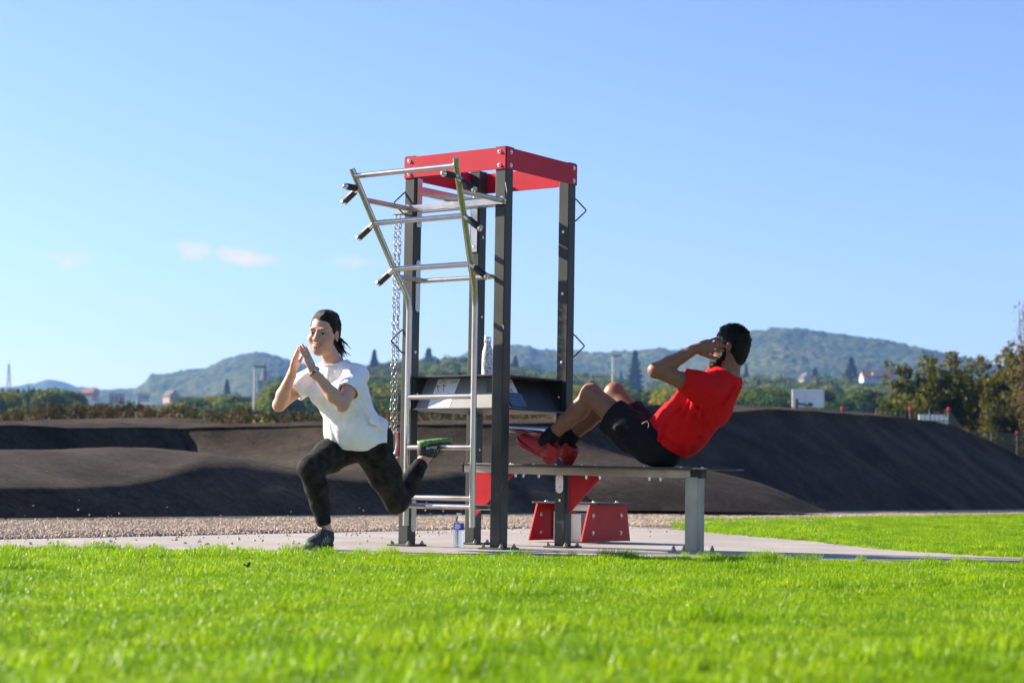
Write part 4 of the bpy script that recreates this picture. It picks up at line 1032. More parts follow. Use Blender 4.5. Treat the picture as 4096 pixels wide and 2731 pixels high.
# ------------------------------------------------------------------ ring chains
def link_mesh():
    L_, Wd, r = 0.036, 0.0105, 0.0033; pts = []
    for i in range(6): a = math.pi * i / 5; pts.append((Wd * math.cos(a), 0, L_ / 2 - Wd + Wd * math.sin(a)))
    for i in range(6): a = math.pi + math.pi * i / 5; pts.append((Wd * math.cos(a), 0, -L_ / 2 + Wd + Wd * math.sin(a)))
    me = MB().tube(pts, r, 6, closed=True, up=(0, 1, 0)).mesh('chain_link', smooth=60); me.materials.append(MATS['steel_dark']); return me
lk = link_mesh()
for k, (u, lab) in enumerate(((1.200, 'left of two hanging steel chains, its ring with a red grip on the left'), (1.165, 'right of two hanging steel chains, its ring with a red grip on the right'))):
    top_ = TT(u, 0.42, 2.150); zb = 0.745 - 0.01 * k
    ch = empty('ring_chain', (top_[0], top_[1], 0.54), lab, 'gym ring', 'gym rings on chains')
    n_l = int((2.150 - zb) / 0.0292)
    for i in range(n_l):
        z = 2.142 - i * 0.0292 - 0.0146
        a = (0.6 + 0.25 * math.sin(i * .7 + k)) if i % 2 else (0.6 + 1.57 + 0.2 * math.sin(i * .5))
        inst('chain_link', lk, ch, (top_[0] + 0.003 * math.sin(i * 1.3), top_[1], z), np.array([[math.cos(a), math.sin(a), 0], [-math.sin(a), math.cos(a), 0], [0, 0, 1]]))
    # elongated ring, half steel, half rubber grip
    cz = zb - 0.088; sg = -1 if k == 0 else 1
    ang = 0.35 if k == 0 else -0.5
    ex = np.array([math.cos(ang), math.sin(ang), 0])
    def rp(a): return np.array([top_[0], top_[1], cz]) + ex * (0.036 * math.copysign(abs(math.sin(a)) ** .8, math.sin(a))) + EZ * 0.088 * math.cos(a)
    aa = np.linspace(0, 2 * math.pi, 29)[:-1]
    MB().tube([rp(a) for a in aa], 0.0062, 8, closed=True).build('ring', 'steel_bright', ch, smooth=60)
    ga = np.linspace(0.55, 2.6, 14) if sg > 0 else np.linspace(2 * math.pi - 0.55, 2 * math.pi - 2.6, 14)
    MB().tube([rp(a) for a in ga], 0.0115, 10).build('ring_grip', 'red_board', ch, smooth=60)

# ------------------------------------------------------------------ sit-up bench
bench = empty('sit_up_bench', TT(-1.0, 0.6, 0), 'long black-topped steel bench running out from the tower', 'bench')
def bz(u): return 0.532 + (u - 0.72) * 0.0125
BVC = 0.575
def bprism(poly, zo, th): # follows the bench's slight slope
    P = [TT(u, v, bz(u) + zo) for u, v in poly]; n = len(P); Q = [p - EZ * th for p in P]
    return MB().add(np.array(P + Q), [tuple(range(n))[::-1], tuple(range(n, 2 * n))] + [(i, (i + 1) % n, n + (i + 1) % n, n + i) for i in range(n)])
bprism([(0.72, 0.60), (0.60, 0.69), (-1.18, 0.69), (-1.33, 0.62), (-1.33, 0.53), (-1.18, 0.44), (0.22, 0.44), (0.42, 0.50), (0.72, 0.55)], 0, 0.011).build('seat_board', 'black_board', bench, smooth=None, bevel=0.002)
for v in (0.585,):
    b = MB()
    P = [TT(0.70, v - .03, bz(.70) - .0125), TT(-1.0, v - .03, bz(-1.0) - .0125), TT(-1.0, v + .03, bz(-1.0) - .0125), TT(.70, v + .03, bz(.70) - .0125)]
    Q = [p - EZ * 0.05 for p in P]
    b.add(np.array(P + Q), [(3, 2, 1, 0), (4, 5, 6, 7), (0, 1, 5, 4), (1, 2, 6, 5), (2, 3, 7, 6), (3, 0, 4, 7)]).build('seat_beam', 'steel_ground_reflection', bench, bevel=0.004)
tbox(MB(), 0.701, 0.715, 0.553, 0.617, bz(.7) - .064, bz(.7) - .0122).build('beam_cap', 'rubber', bench, bevel=0.003)
tbox(MB(), -1.075, -1.002, 0.55, 0.62, bz(-1.0) - .062, bz(-1.0) - .0125).build('beam_cap', 'rubber', bench, bevel=0.003)
# upright: galvanised channel
lg = MB()
tbox(lg, -1.055, -0.97, 0.545, 0.550, 0.012, 0.455); tbox(lg, -1.055, -1.05, 0.5505, 0.630, 0.012, 0.462); tbox(lg, -1.0495, -0.97, 0.625, 0.630, 0.012, 0.455)
tbox(lg, -0.975, -0.97, 0.5505, 0.565, 0.012, 0.455)
lg.build('leg', 'galvanised', bench, bevel=0.0015)
fp = tbox(MB(), -1.12, -0.88, 0.50, 0.67, 0.0, 0.012).build('foot_plate', 'galvanised', bench, bevel=0.003)
for u in (-1.10, -0.905):
    for v in (0.525, 0.65): inst('anchor_bolt', nut_me, fp, TT(u, v, 0.012), None, (1, 1, 1.6))
_b = MB().lathe([(0.009, 0), (0.009, -0.010), (0.006, -0.012), (0.006, -0.020), (0.004, -0.022)], (0, 0, 0), 8)
stud_me = _b.mesh('stud_nut', smooth=40); stud_me.materials.append(MATS['steel_bright'])
for u in (0.30, 0.24, 0.12, -0.24, -0.34, -0.70, -0.78, -1.02): inst('stud_nut', stud_me, bench, TT(u, 0.575, bz(u) - 0.0625))
for u in (0.30, 0.12, -0.05, -0.24, -0.34, -0.70, -0.95, -1.1):
    inst('bolt', bolt_me, bench, TT(u, 0.52, bz(u) + 0.0005), None, 0.75)
# red triangular gussets below
pm('red_edge', (0.06, 0.05, 0.045), 0.6)
MB().prism([(0.70, 0.505), (0.335, 0.505), (0.70, 0.165)], TT(0, 0.665, 0), EU, EZ, EV, 0.012).build('gusset', 'red_board', bench, smooth=None, bevel=0.001)
MB().prism([(-0.005, 0.495), (-0.30, 0.495), (-0.005, 0.215)], TT(0, 0.735, 0), EU, EZ, EV, 0.012).build('gusset', 'red_board', bench, smooth=None, bevel=0.001)

# ------------------------------------------------------------------ low red step box behind the tower
stp = empty('step_box', (0.50, 13.9, 0), 'low red-sided step stool with a black top behind the tower', 'step stool')
near = np.array([0.495, 13.58, 0.0]); sep = -EU * -0.44
def side_panel(o):
    return MB().prism([(0.0, 0.012), (0.63, 0.012), (0.575, 0.268), (0.10, 0.268)], o, EV, EZ, EU, 0.013)
pr_ = side_panel(near).build('side_panel', 'red_board', stp, smooth=None, bevel=0.0015)
pl_ = side_panel(near + EU * 0.44).build('side_panel', 'red_board', stp, smooth=None, bevel=0.0015)
for s_, z_ in ((0.14, 0.19), (0.14, 0.07), (0.50, 0.19), (0.50, 0.07)):
    inst('bolt', bolt_me, pr_, near + EV * s_ + EZ * z_ - EU * 0.0068, axes_to(-EU), 1.2)
    inst('bolt', bolt_me, pl_, near + EU * 0.4332 + EV * s_ + EZ * z_, axes_to(-EU), 1.2)
c0 = near + EU * 0.22 + EV * 0.335
MB().prism([(-0.27, -0.22), (0.27, -0.22), (0.29, -0.20), (0.29, 0.20), (0.27, 0.22), (-0.27, 0.22), (-0.29, 0.20), (-0.29, -0.20)], c0 + EZ * 0.2765, EU, EV, EZ, 0.012).build('top_board', 'black_board', stp, smooth=None, bevel=0.002)
for du_, dv_ in ((-.2, -.15), (.2, -.15), (-.2, .15), (.2, .15), (0, -.15)): inst('bolt', bolt_me, stp, c0 + EU * du_ + EV * dv_ + EZ * 0.2828, None, 1.2)
MB().box(c0 + EZ * 0.244, (0.425, 0.06, 0.05), TA).build('frame_bar', 'steel', stp, bevel=0.003)
MB().box(c0 + EZ * 0.10 + EU * 0.02, (0.12, 0.12, 0.2), TA).build('pedestal', 'steel', stp, bevel=0.003)
for sg in (-1, 1): MB().box(c0 + EU * 0.205 * sg + EZ * 0.112, (0.006, 0.10, 0.205), TA).build('end_plate', 'steel', stp, bevel=0.001)

# ------------------------------------------------------------------ bottles
def glassy(name, col, rough=0.03, ior=1.45):
    m, nt, b = _mat(name)
    b.inputs['Base Color'].default_value = (*col, 1); b.inputs['Roughness'].default_value = rough
    b.inputs['Transmission Weight'].default_value = 1.0; b.inputs['IOR'].default_value = ior
glassy('clear_plastic', (0.97, 0.985, 0.99), 0.04, 1.12)
glassy('water_body', (0.97, 0.99, 1.0), 0.0, 1.33)
pm('label_blue', (0.010, 0.035, 0.55), 0.35, var=0.35, scale=40)
pm('label_white', (0.75, 0.78, 0.82), 0.35, var=0.03)
pm('label_red', (0.55, 0.02, 0.04), 0.4, var=0.03)
pm('label_green', (0.20, 0.50, 0.04), 0.4, var=0.03)
pm('cap_plastic', (0.82, 0.80, 0.76), 0.35, var=0.03)
bc = gnd(1053, 1257); bc = np.array([bc[0], bc[1], 0.0])
wb = empty('water_bottle', bc, 'small clear plastic water bottle with a blue label standing on the slab', 'water bottle')
prof = [(0.020, 0.002), (0.029, 0.0), (0.0315, 0.006)]
z = 0.012
while z < 0.100:
    prof += [(0.0322, z), (0.0298, z + 0.0055), (0.0322, z + 0.011)]; z += 0.0125
prof += [(0.0325, 0.108), (0.0325, 0.148), (0.0318, 0.152), (0.030, 0.163), (0.025, 0.177), (0.0175, 0.189), (0.0130, 0.196), (0.0130, 0.206)]
MB().lathe(prof, bc + EZ * 0.001, 28).build('bottle_body', 'clear_plastic', wb, smooth=60)
MB().lathe([(r_ * 0.955, z_ + 0.001) for r_, z_ in prof if z_ < 0.155] + [(0.0295, 0.158)], bc + EZ * 0.002, 28).build('water', 'water_body', wb, smooth=60)
MB().lathe([(0.0150, 0.199), (0.0150, 0.213), (0.0135, 0.2145)], bc, 20).build('cap', 'cap_plastic', wb, smooth=40)
lb = MB().lathe([(0.0330, 0.110), (0.0332, 0.112), (0.0332, 0.148), (0.0330, 0.150)], bc, 32).build('label_band', 'label_blue', wb, smooth=40)
cd = nrm(np.array([0, 0, 0]) - np.array([bc[0], bc[1], 0])); th0 = math.atan2(cd[1], cd[0]) - 0.28
def wrap(me, R, z0):
    for v in me.vertices:
        x, y, zz_ = v.co; a = th0 + x / R
        rr = R + zz_
        v.co = (rr * math.cos(a), rr * math.sin(a), z0 + y)
ov = MB(); ov.add([(0.021 * k / 6 * math.cos(a), 0.0150 * k / 6 * math.sin(a), 0.0) for k in range(1, 7) for a in np.arange(28) * 2 * math.pi / 28] + [(0, 0, 0)], [(i, (i + 1) % 28, 168) for i in range(28)] + [(k * 28 + i, k * 28 + 28 + i, k * 28 + 28 + (i + 1) % 28, k * 28 + (i + 1) % 28) for k in range(5) for i in range(28)])
me = ov.mesh('label_emblem'); wrap(me, 0.0335, 0.130); link('label_emblem', me, 'label_white', lb)
me = ov.mesh('label_panel')
for v in me.vertices: v.co = (v.co.x * 0.28 + 0.018, v.co.y * 0.30 + 0.013, 0.0003)
wrap(me, 0.0336, 0.130); link('label_panel', me, 'label_green', lb)
me = fmesh('label_text', 'CRISTALINE', 0.0080); wrap(me, 0.0342, 0.1305); link('label_text', me, 'label_red', lb)
me = fmesh('label_text', 'EAU', 0.0055); wrap(me, 0.0338, 0.1225); link('label_text', me, 'label_blue', lb)

def mat_flask():
    m, nt, b = _mat('flask_print')
    tc = nt.nodes.new('ShaderNodeTexCoord')
    def noise(sc, det, dist=0):
        n = nt.nodes.new('ShaderNodeTexNoise'); n.inputs['Scale'].default_value = sc; n.inputs['Detail'].default_value = det; n.inputs['Distortion'].default_value = dist
        nt.links.new(tc.outputs['Object'], n.inputs['Vector']); return n.outputs['Fac']
    def ramp(src, stops):
        r = nt.nodes.new('ShaderNodeValToRGB'); nt.links.new(src, r.inputs[0])
        while len(r.color_ramp.elements) < len(stops): r.color_ramp.elements.new(0.5)
        for e, (p, c) in zip(r.color_ramp.elements, stops): e.position = p; e.color = (*c, 1)
        return r.outputs[0]
    line = ramp(noise(26, 2, 2.2), [(0.44, (0, 0, 0)), (0.475, (1, 1, 1)), (0.505, (1, 1, 1)), (0.54, (0, 0, 0))])
    blot = ramp(noise(13, 3, 1.0), [(0.60, (0, 0, 0)), (0.64, (1, 1, 1))])
    pink = ramp(noise(11, 1, 0.4), [(0.66, (0, 0, 0)), (0.69, (1, 1, 1))])
    def mix(f, a, bcol):
        x = nt.nodes.new('ShaderNodeMix'); x.data_type = 'RGBA'; nt.links.new(f, x.inputs[0])
        if isinstance(a, tuple): x.inputs[6].default_value = (*a, 1)
        else: nt.links.new(a, x.inputs[6])
        x.inputs[7].default_value = (*bcol, 1); return x.outputs[2]
    c = mix(line, (0.74, 0.74, 0.76), (0.10, 0.10, 0.13)); c = mix(blot, c, (0.05, 0.05, 0.07)); c = mix(pink, c, (0.42, 0.03, 0.14))
    nt.links.new(c, b.inputs['Base Color']); b.inputs['Roughness'].default_value = 0.3
mat_flask()
fc = TT(0.40, 0.385, 1.0675)
fl = empty('drinking_flask', fc, 'white printed steel flask with a silver lid standing on the console', 'flask')
MB().lathe([(0.030, 0.0), (0.035, 0.004), (0.0358, 0.02), (0.0358, 0.13), (0.034, 0.155), (0.0295, 0.180), (0.0235, 0.203), (0.0212, 0.215), (0.0212, 0.228)], fc, 28).build('flask_body', 'flask_print', fl, smooth=50)
MB().lathe([(0.0225, 0.2285), (0.0232, 0.231), (0.0232, 0.257), (0.021, 0.2625), (0.015, 0.264)], fc, 28).build('lid', 'steel_bright', fl, smooth=40)
th0 = math.atan2(-fc[1], -fc[0]) + 0.1
me = fmesh('flask_lettering', 'QUOKKA', 0.011); wrap(me, 0.0362, 0.062); link('flask_lettering', me, 'ink', fl)

# ------------------------------------------------------------------ people: implicit surfaces
class SDF:
    """distance field on a grid; parts are blended smoothly and meshed as one surface"""
    def __init__(self, lo, hi, h, big=0.06):
        self.lo = np.asarray(lo, float); self.h = h
        self.n = np.ceil((np.asarray(hi, float) - self.lo) / h).astype(int) + 1
        self.D = np.full(self.n, big, np.float32)
        self.ax = [(self.lo[i] + h * np.arange(self.n[i])).astype(np.float32) for i in range(3)]
    def _box(self, lo, hi):
        a = np.clip(np.floor((np.asarray(lo) - self.lo) / self.h).astype(int), 0, self.n); b = np.clip(np.ceil((np.asarray(hi) - self.lo) / self.h).astype(int) + 1, 0, self.n)
        sl = tuple(slice(a[i], b[i]) for i in range(3))
        X, Y, Z = np.meshgrid(*[self.ax[i][sl[i]] for i in range(3)], indexing='ij', sparse=True)
        return sl, X, Y, Z
    def put(self, sl, d, k, op):
        A = self.D[sl]
        if op == 'u':
            if k > 0: hh = np.maximum(k - np.abs(A - d), 0) / k; self.D[sl] = np.minimum(A, d) - hh * hh * k * 0.25
            else: self.D[sl] = np.minimum(A, d)
        elif op == 's':
            hh = np.maximum(k - np.abs(A + d), 0) / max(k, 1e-6); self.D[sl] = np.maximum(A, -d) + hh * hh * k * 0.25
        return self
    def cone(self, a, b, ra, rb, k=0.02, op='u', flat=None):
        a, b = np.asarray(a, float), np.asarray(b, float); m = max(ra, rb) + k + 2 * self.h + 0.004
        sl, X, Y, Z = self._box(np.minimum(a, b) - m, np.maximum(a, b) + m)
        d = b - a; L2 = d @ d + 1e-9
        t = np.clip(((X - a[0]) * d[0] + (Y - a[1]) * d[1] + (Z - a[2]) * d[2]) / L2, 0, 1)
        q = np.sqrt((X - a[0] - t * d[0]) ** 2 + (Y - a[1] - t * d[1]) ** 2 + (Z - a[2] - t * d[2]) ** 2) - (ra + (rb - ra) * t)
        return self.put(sl, q.astype(np.float32), k, op)
    def chain(self, P, R, k=0.02, op='u'):
        for i in range(len(P) - 1): self.cone(P[i], P[i + 1], R[i], R[i + 1], k, op)
        return self
    def ell(self, c, r, A=None, k=0.02, op='u'):
        c, r = np.asarray(c, float), np.asarray(r, float); A = np.eye(3) if A is None else np.asarray(A, float)
        m = r.max() + k + 2 * self.h + 0.004
        sl, X, Y, Z = self._box(c - m, c + m); dx, dy, dz = X - c[0], Y - c[1], Z - c[2]
        e = [(dx * A[i][0] + dy * A[i][1] + dz * A[i][2]) / r[i] for i in range(3)]
        k0 = np.sqrt(e[0] ** 2 + e[1] ** 2 + e[2] ** 2) + 1e-6; k1 = np.sqrt((e[0] / r[0]) ** 2 + (e[1] / r[1]) ** 2 + (e[2] / r[2]) ** 2) + 1e-6
        return self.put(sl, (k0 * (k0 - 1) / k1).astype(np.float32), k, op)
    def cut(self, p, n, k=0.004, lo=None, hi=None):
        """remove everything on the n side of the plane through p (inside the box lo..hi)"""
        n = nrm(n); p = np.asarray(p, float)
        if lo is None: lo, hi = self.lo - 1, self.lo + self.n * self.h + 1
        sl, X, Y, Z = self._box(lo, hi)
        q = ((X - p[0]) * n[0] + (Y - p[1]) * n[1] + (Z - p[2]) * n[2]).astype(np.float32) + np.zeros_like(self.D[sl])
        self.D[sl] = np.maximum(self.D[sl], q); return self
    def cut_ball(self, c, r, k=0.004):
        sl, X, Y, Z = self._box(np.asarray(c) - r - .02, np.asarray(c) + r + .02)
        q = r - np.sqrt((X - c[0]) ** 2 + (Y - c[1]) ** 2 + (Z - c[2]) ** 2); self.D[sl] = np.maximum(self.D[sl], q.astype(np.float32)); return self
    def wave(self, amp, fr, seed=0):
        r = np.random.default_rng(seed); X, Y, Z = np.meshgrid(*self.ax, indexing='ij', sparse=True); acc = 0
        for i in range(5):
            d = r.normal(0, 1, 3) * fr * r.uniform(.6, 1.5); e = r.normal(0, 1, 3) * fr * .5
            acc = acc + np.sin(X * d[0] + Y * d[1] + Z * d[2] + r.uniform(0, 6) + 1.3 * np.sin(X * e[0] + Y * e[1] + Z * e[2] + r.uniform(0, 6)))
        self.D += (amp * acc / 2.2).astype(np.float32); return self
    def folds(self, v, fr, amp, c, r, warp=1.5, seed=0):
        """creases across direction v, fading out around c"""
        c = np.asarray(c, float); v = nrm(v); q = np.random.default_rng(seed); m = 2.2 * r
        sl, X, Y, Z = self._box(c - m, c + m); dx, dy, dz = X - c[0], Y - c[1], Z - c[2]
        w1, w2 = q.normal(0, 11, 3), q.normal(0, 21, 3)
        ph = fr * (dx * v[0] + dy * v[1] + dz * v[2]) + warp * np.sin(w1[0] * X + w1[1] * Y + w1[2] * Z) + .6 * warp * np.sin(w2[0] * X + w2[1] * Y + w2[2] * Z)
        fade = np.exp(-(dx ** 2 + dy ** 2 + dz ** 2) / (r * r)); amp2 = .65 + .35 * np.sin(w2[2] * X + w1[0] * Y - w2[1] * Z)
        self.D[sl] += (amp * fade * amp2 * (1.3 * np.abs(np.sin(ph * .5)) ** .8 - .8)).astype(np.float32); return self
    def shell(self, th):
        self.D = np.maximum(self.D, -(self.D + th)); return self
    def verts_faces(self):
        D, h = self.D, self.h; s = D < 0; n = self.n - 1
        c = np.zeros(n, np.int8)
        for i in (0, 1):
            for j in (0, 1):
                for k in (0, 1): c += s[i:n[0] + i, j:n[1] + j, k:n[2] + k]
        I = np.argwhere((c > 0) & (c < 8)); idx = np.full(n, -1, np.int32); idx[tuple(I.T)] = np.arange(len(I))
        acc = np.zeros((len(I), 3)); cnt = np.zeros(len(I))
        cor = [(i, j, k) for i in (0, 1) for j in (0, 1) for k in (0, 1)]
        val = {q: D[I[:, 0] + q[0], I[:, 1] + q[1], I[:, 2] + q[2]] for q in cor}
        for q in cor:
            for a in range(3):
                if q[a] == 0:
                    q2 = list(q); q2[a] = 1; q2 = tuple(q2); v0, v1 = val[q], val[q2]; m = (v0 < 0) != (v1 < 0)
                    t = np.where(m, v0 / np.where(v0 - v1 == 0, 1, v0 - v1), 0); p = np.tile(np.array(q, float), (len(I), 1)); p[:, a] = t
                    acc[m] += p[m]; cnt[m] += 1
        V = self.lo + h * (I + acc / np.maximum(cnt, 1)[:, None]); F = []
        for a in range(3):
            b, d = (a + 1) % 3, (a + 2) % 3
            sl0 = [slice(1, -1)] * 3; sl0[a] = slice(0, -1); sl1 = [slice(1, -1)] * 3; sl1[a] = slice(1, None)
            s0, s1 = s[tuple(sl0)], s[tuple(sl1)]
            for sign in (0, 1):
                E_ = np.argwhere((s0 & ~s1) if sign == 0 else (~s0 & s1))
                if len(E_) == 0: continue
                E_ = E_ + 1; E_[:, a] -= 1
                def cell(db, dd):
                    q = E_.copy(); q[:, b] += db; q[:, d] += dd; return idx[tuple(q.T)]
                Q = np.stack([cell(-1, -1), cell(0, -1), cell(0, 0), cell(-1, 0)], 1)
                if sign: Q = Q[:, ::-1]
                F.append(Q)
        return V, np.concatenate(F)
    def build(self, name, mat, parent, smooth_iter=1, tint=None, xf=None, org=None):
        V, F = self.verts_faces()
        F = F[(F >= 0).all(1)]
        for _ in range(smooth_iter):                              # light smoothing over the face corners
            C = V[F].mean(1); A = np.zeros_like(V); K_ = np.zeros(len(V))
            for j in range(4): np.add.at(A, F[:, j], C); np.add.at(K_, F[:, j], 1)
            V = 0.4 * V + 0.6 * A / np.maximum(K_, 1)[:, None]
        L_ = V
        if xf is not None: V = xf(V)
        o_ = ORG[parent.name]
        me = bpy.data.meshes.new(name); n, m = len(V), len(F)
        me.vertices.add(n); me.vertices.foreach_set('co', (V - o_).astype(np.float32).ravel())
        me.loops.add(m * 4); me.loops.foreach_set('vertex_index', F.astype(np.int32).ravel())
        me.polygons.add(m); me.polygons.foreach_set('loop_start', np.arange(0, 4 * m, 4, dtype=np.int32)); me.polygons.foreach_set('loop_total', np.full(m, 4, np.int32))
        me.polygons.foreach_set('use_smooth', [True] * m); me.update(calc_edges=True); me.validate()
        if tint is not None:
            a = me.attributes.new('tint', 'FLOAT', 'POINT'); a.data.foreach_set('value', tint(L_).astype(np.float32))
        return link(name, me, mat, parent, o_)
def skinmat(name, c, lip, rough=0.5):
    m, nt, b = _mat(name)
    at_ = nt.nodes.new('ShaderNodeAttribute'); at_.attribute_name = 'tint'
    tc = nt.nodes.new('ShaderNodeTexCoord'); n = nt.nodes.new('ShaderNodeTexNoise'); n.inputs['Scale'].default_value = 22; n.inputs['Detail'].default_value = 5
    nt.links.new(tc.outputs['Object'], n.inputs['Vector'])
    r = nt.nodes.new('ShaderNodeValToRGB'); c = np.array(c)
    r.color_ramp.elements[0].position = .3; r.color_ramp.elements[0].color = (*(c * [.90, .86, .84]), 1); r.color_ramp.elements[1].position = .7; r.color_ramp.elements[1].color = (*(c * [1.06, 1.06, 1.06]), 1)
    nt.links.new(n.outputs[0], r.inputs[0])
    mx = nt.nodes.new('ShaderNodeMix'); mx.data_type = 'RGBA'; nt.links.new(at_.outputs['Fac'], mx.inputs[0]); nt.links.new(r.outputs[0], mx.inputs[6]); mx.inputs[7].default_value = (*lip, 1)
    nt.links.new(mx.outputs[2], b.inputs['Base Color']); b.inputs['Roughness'].default_value = rough; b.inputs['Specular IOR Level'].default_value = .4
    b.inputs['Subsurface Weight'].default_value = .12; b.inputs['Subsurface Radius'].default_value = (.010, .004, .002); b.inputs['Subsurface Scale'].default_value = 1
    n2 = nt.nodes.new('ShaderNodeTexNoise'); n2.inputs['Scale'].default_value = 260; nt.links.new(tc.outputs['Object'], n2.inputs['Vector'])
    bp = nt.nodes.new('ShaderNodeBump'); bp.inputs['Strength'].default_value = .12; bp.inputs['Distance'].default_value = .004; nt.links.new(n2.outputs[0], bp.inputs['Height']); nt.links.new(bp.outputs[0], b.inputs['Normal'])
def clothmat(name, c, c2=None, scale=14, folds=0.5, fscale=9, rough=.85):
    m = pm(name, c, rough, var=.05, scale=scale, col2=c2, sheen=.0, spec=.12)
    nt = m.node_tree; b = nt.nodes['Principled BSDF']; tc = [q for q in nt.nodes if q.type == 'TEX_COORD'][0]
    n = nt.nodes.new('ShaderNodeTexNoise'); n.inputs['Scale'].default_value = fscale; n.inputs['Detail'].default_value = 3; n.inputs['Distortion'].default_value = 1.2
    n2 = nt.nodes.new('ShaderNodeTexNoise'); n2.inputs['Scale'].default_value = 320
    for q in (n, n2): nt.links.new(tc.outputs['Object'], q.inputs['Vector'])
    ad = nt.nodes.new('ShaderNodeMath'); ad.operation = 'MULTIPLY_ADD'; ad.inputs[1].default_value = .06; nt.links.new(n2.outputs[0], ad.inputs[0]); nt.links.new(n.outputs[0], ad.inputs[2])
    bp = nt.nodes.new('ShaderNodeBump'); bp.inputs['Strength'].default_value = folds; bp.inputs['Distance'].default_value = .03; nt.links.new(ad.outputs[0], bp.inputs['Height']); nt.links.new(bp.outputs[0], b.inputs['Normal'])
    return m
skinmat('skin_fair', (0.60, 0.33, 0.235), (0.46, 0.11, 0.10))
skinmat('skin_tan', (0.25, 0.108, 0.058), (0.26, 0.08, 0.06))
clothmat('shirt_white', (0.86, 0.85, 0.88), folds=.35, fscale=8)
clothmat('shirt_red', (0.62, 0.008, 0.010), folds=.5, fscale=8)
clothmat('shorts_black', (0.012, 0.012, 0.013), folds=.5, fscale=9)
clothmat('sock_black', (0.014, 0.014, 0.015), folds=.4, fscale=40)
clothmat('leggings_camo', (0.006, 0.0065, 0.006), (0.028, 0.030, 0.025), scale=20, folds=.25, fscale=14, rough=.75)
def hairmat(name, c, c2):
    m, nt, b = _mat(name)
    tc = nt.nodes.new('ShaderNodeTexCoord'); mp = nt.nodes.new('ShaderNodeMapping'); mp.inputs['Scale'].default_value = (140, 140, 30)
    n = nt.nodes.new('ShaderNodeTexNoise'); n.inputs['Scale'].default_value = 1.5; n.inputs['Detail'].default_value = 5; nt.links.new(tc.outputs['Object'], mp.inputs[0]); nt.links.new(mp.outputs[0], n.inputs['Vector'])
    r = nt.nodes.new('ShaderNodeValToRGB'); r.color_ramp.elements[0].position = .35; r.color_ramp.elements[0].color = (*c, 1); r.color_ramp.elements[1].position = .75; r.color_ramp.elements[1].color = (*c2, 1)
    nt.links.new(n.outputs[0], r.inputs[0]); nt.links.new(r.outputs[0], b.inputs['Base Color']); b.inputs['Roughness'].default_value = .5; b.inputs['Specular IOR Level'].default_value = .18
    bp = nt.nodes.new('ShaderNodeBump'); bp.inputs['Strength'].default_value = .9; bp.inputs['Distance'].default_value = .01; nt.links.new(n.outputs[0], bp.inputs['Height']); nt.links.new(bp.outputs[0], b.inputs['Normal'])
hairmat('hair_brown', (0.010, 0.006, 0.004), (0.034, 0.016, 0.009))
hairmat('hair_black', (0.004, 0.004, 0.004), (0.012, 0.011, 0.010))
pm('eye_white', (0.62, 0.58, 0.55), .25, var=.03); pm('eye_dark', (0.02, 0.012, 0.008), .15, var=.1); pm('teeth', (0.75, 0.70, 0.62), .3, var=.03)
pm('gold', (0.75, 0.55, 0.30), .25, 1.0, var=.05); pm('leather', (0.16, 0.055, 0.03), .5, var=.2, scale=40); pm('watch_face', (0.30, 0.38, 0.42), .12, var=.1)
def frame(f, up):
    f = nrm(f); l = nrm(np.cross(up, f)); return np.array([f, l, np.cross(f, l)])          # forward, left, up
def head(S, c, A, sc=1.0, ears=True, k=.012, mw=.031):
    def Q(f, l, u): return c + (f * A[0] + l * A[1] + u * A[2]) * sc
    e = lambda p, r, k_=k, op='u': S.ell(Q(*p), np.array(r) * sc, A, k_, op)
    e((-.014, 0, .036), (.093, .075, .085)); e((.026, 0, -.030), (.064, .0605, .080), .03); e((.056, 0, -.092), (.030, .034, .028), .03)
    for s in (-1, 1):
        e((.050, s * .040, -.030), (.032, .026, .027), .018); e((-.012, s * .074, -.004), (.017, .008, .030), .004) if ears else None
        e((.077, s * .028, .024), (.014, .026, .010), .012); e((.030, s * .042, -.072), (.03, .016, .028), .025)
        S.ell(Q(.094, s * .031, .003), np.array((.014, .020, .012)) * sc, A, .010, 's')
        S.cone(Q(.094, s * .013, -.031), Q(.088, s * .014, -.030), .0085 * sc, .008 * sc, .006)
        S.chain([Q(.0905, 0, -.0575), Q(.0870, s * .016, -.0555), Q(.075, s * mw, -.0485)], [.0050 * sc, .0048 * sc, .0030 * sc], .005); S.chain([Q(.0890, 0, -.0755), Q(.0865, s * .015, -.0715), Q(.075, s * mw, -.0555)], [.0062 * sc, .0056 * sc, .0032 * sc], .005); S.ell(Q(.056, s * .046, -.022), np.array((.024, .017, .020)) * sc, A, .014)
        S.ell(Q(.074, s * .031, .0115), np.array((.014, .0165, .0065)) * sc, A, .003); S.ell(Q(.074, s * .031, -.0075), np.array((.0135, .016, .006)) * sc, A, .003)
    if mw > .03: S.chain([Q(.079, -.029, -.0540), Q(.090, -.015, -.0622), Q(.094, 0, -.0650), Q(.090, .015, -.0622), Q(.079, .029, -.0540)], [.0022 * sc, .0042 * sc, .0046 * sc, .0042 * sc, .0022 * sc], .002, 's')
    S.chain([Q(.086, 0, .018), Q(.096, 0, -.006), Q(.1075, 0, -.027)], [.0075 * sc, .0085 * sc, .0115 * sc], .008)
    return Q
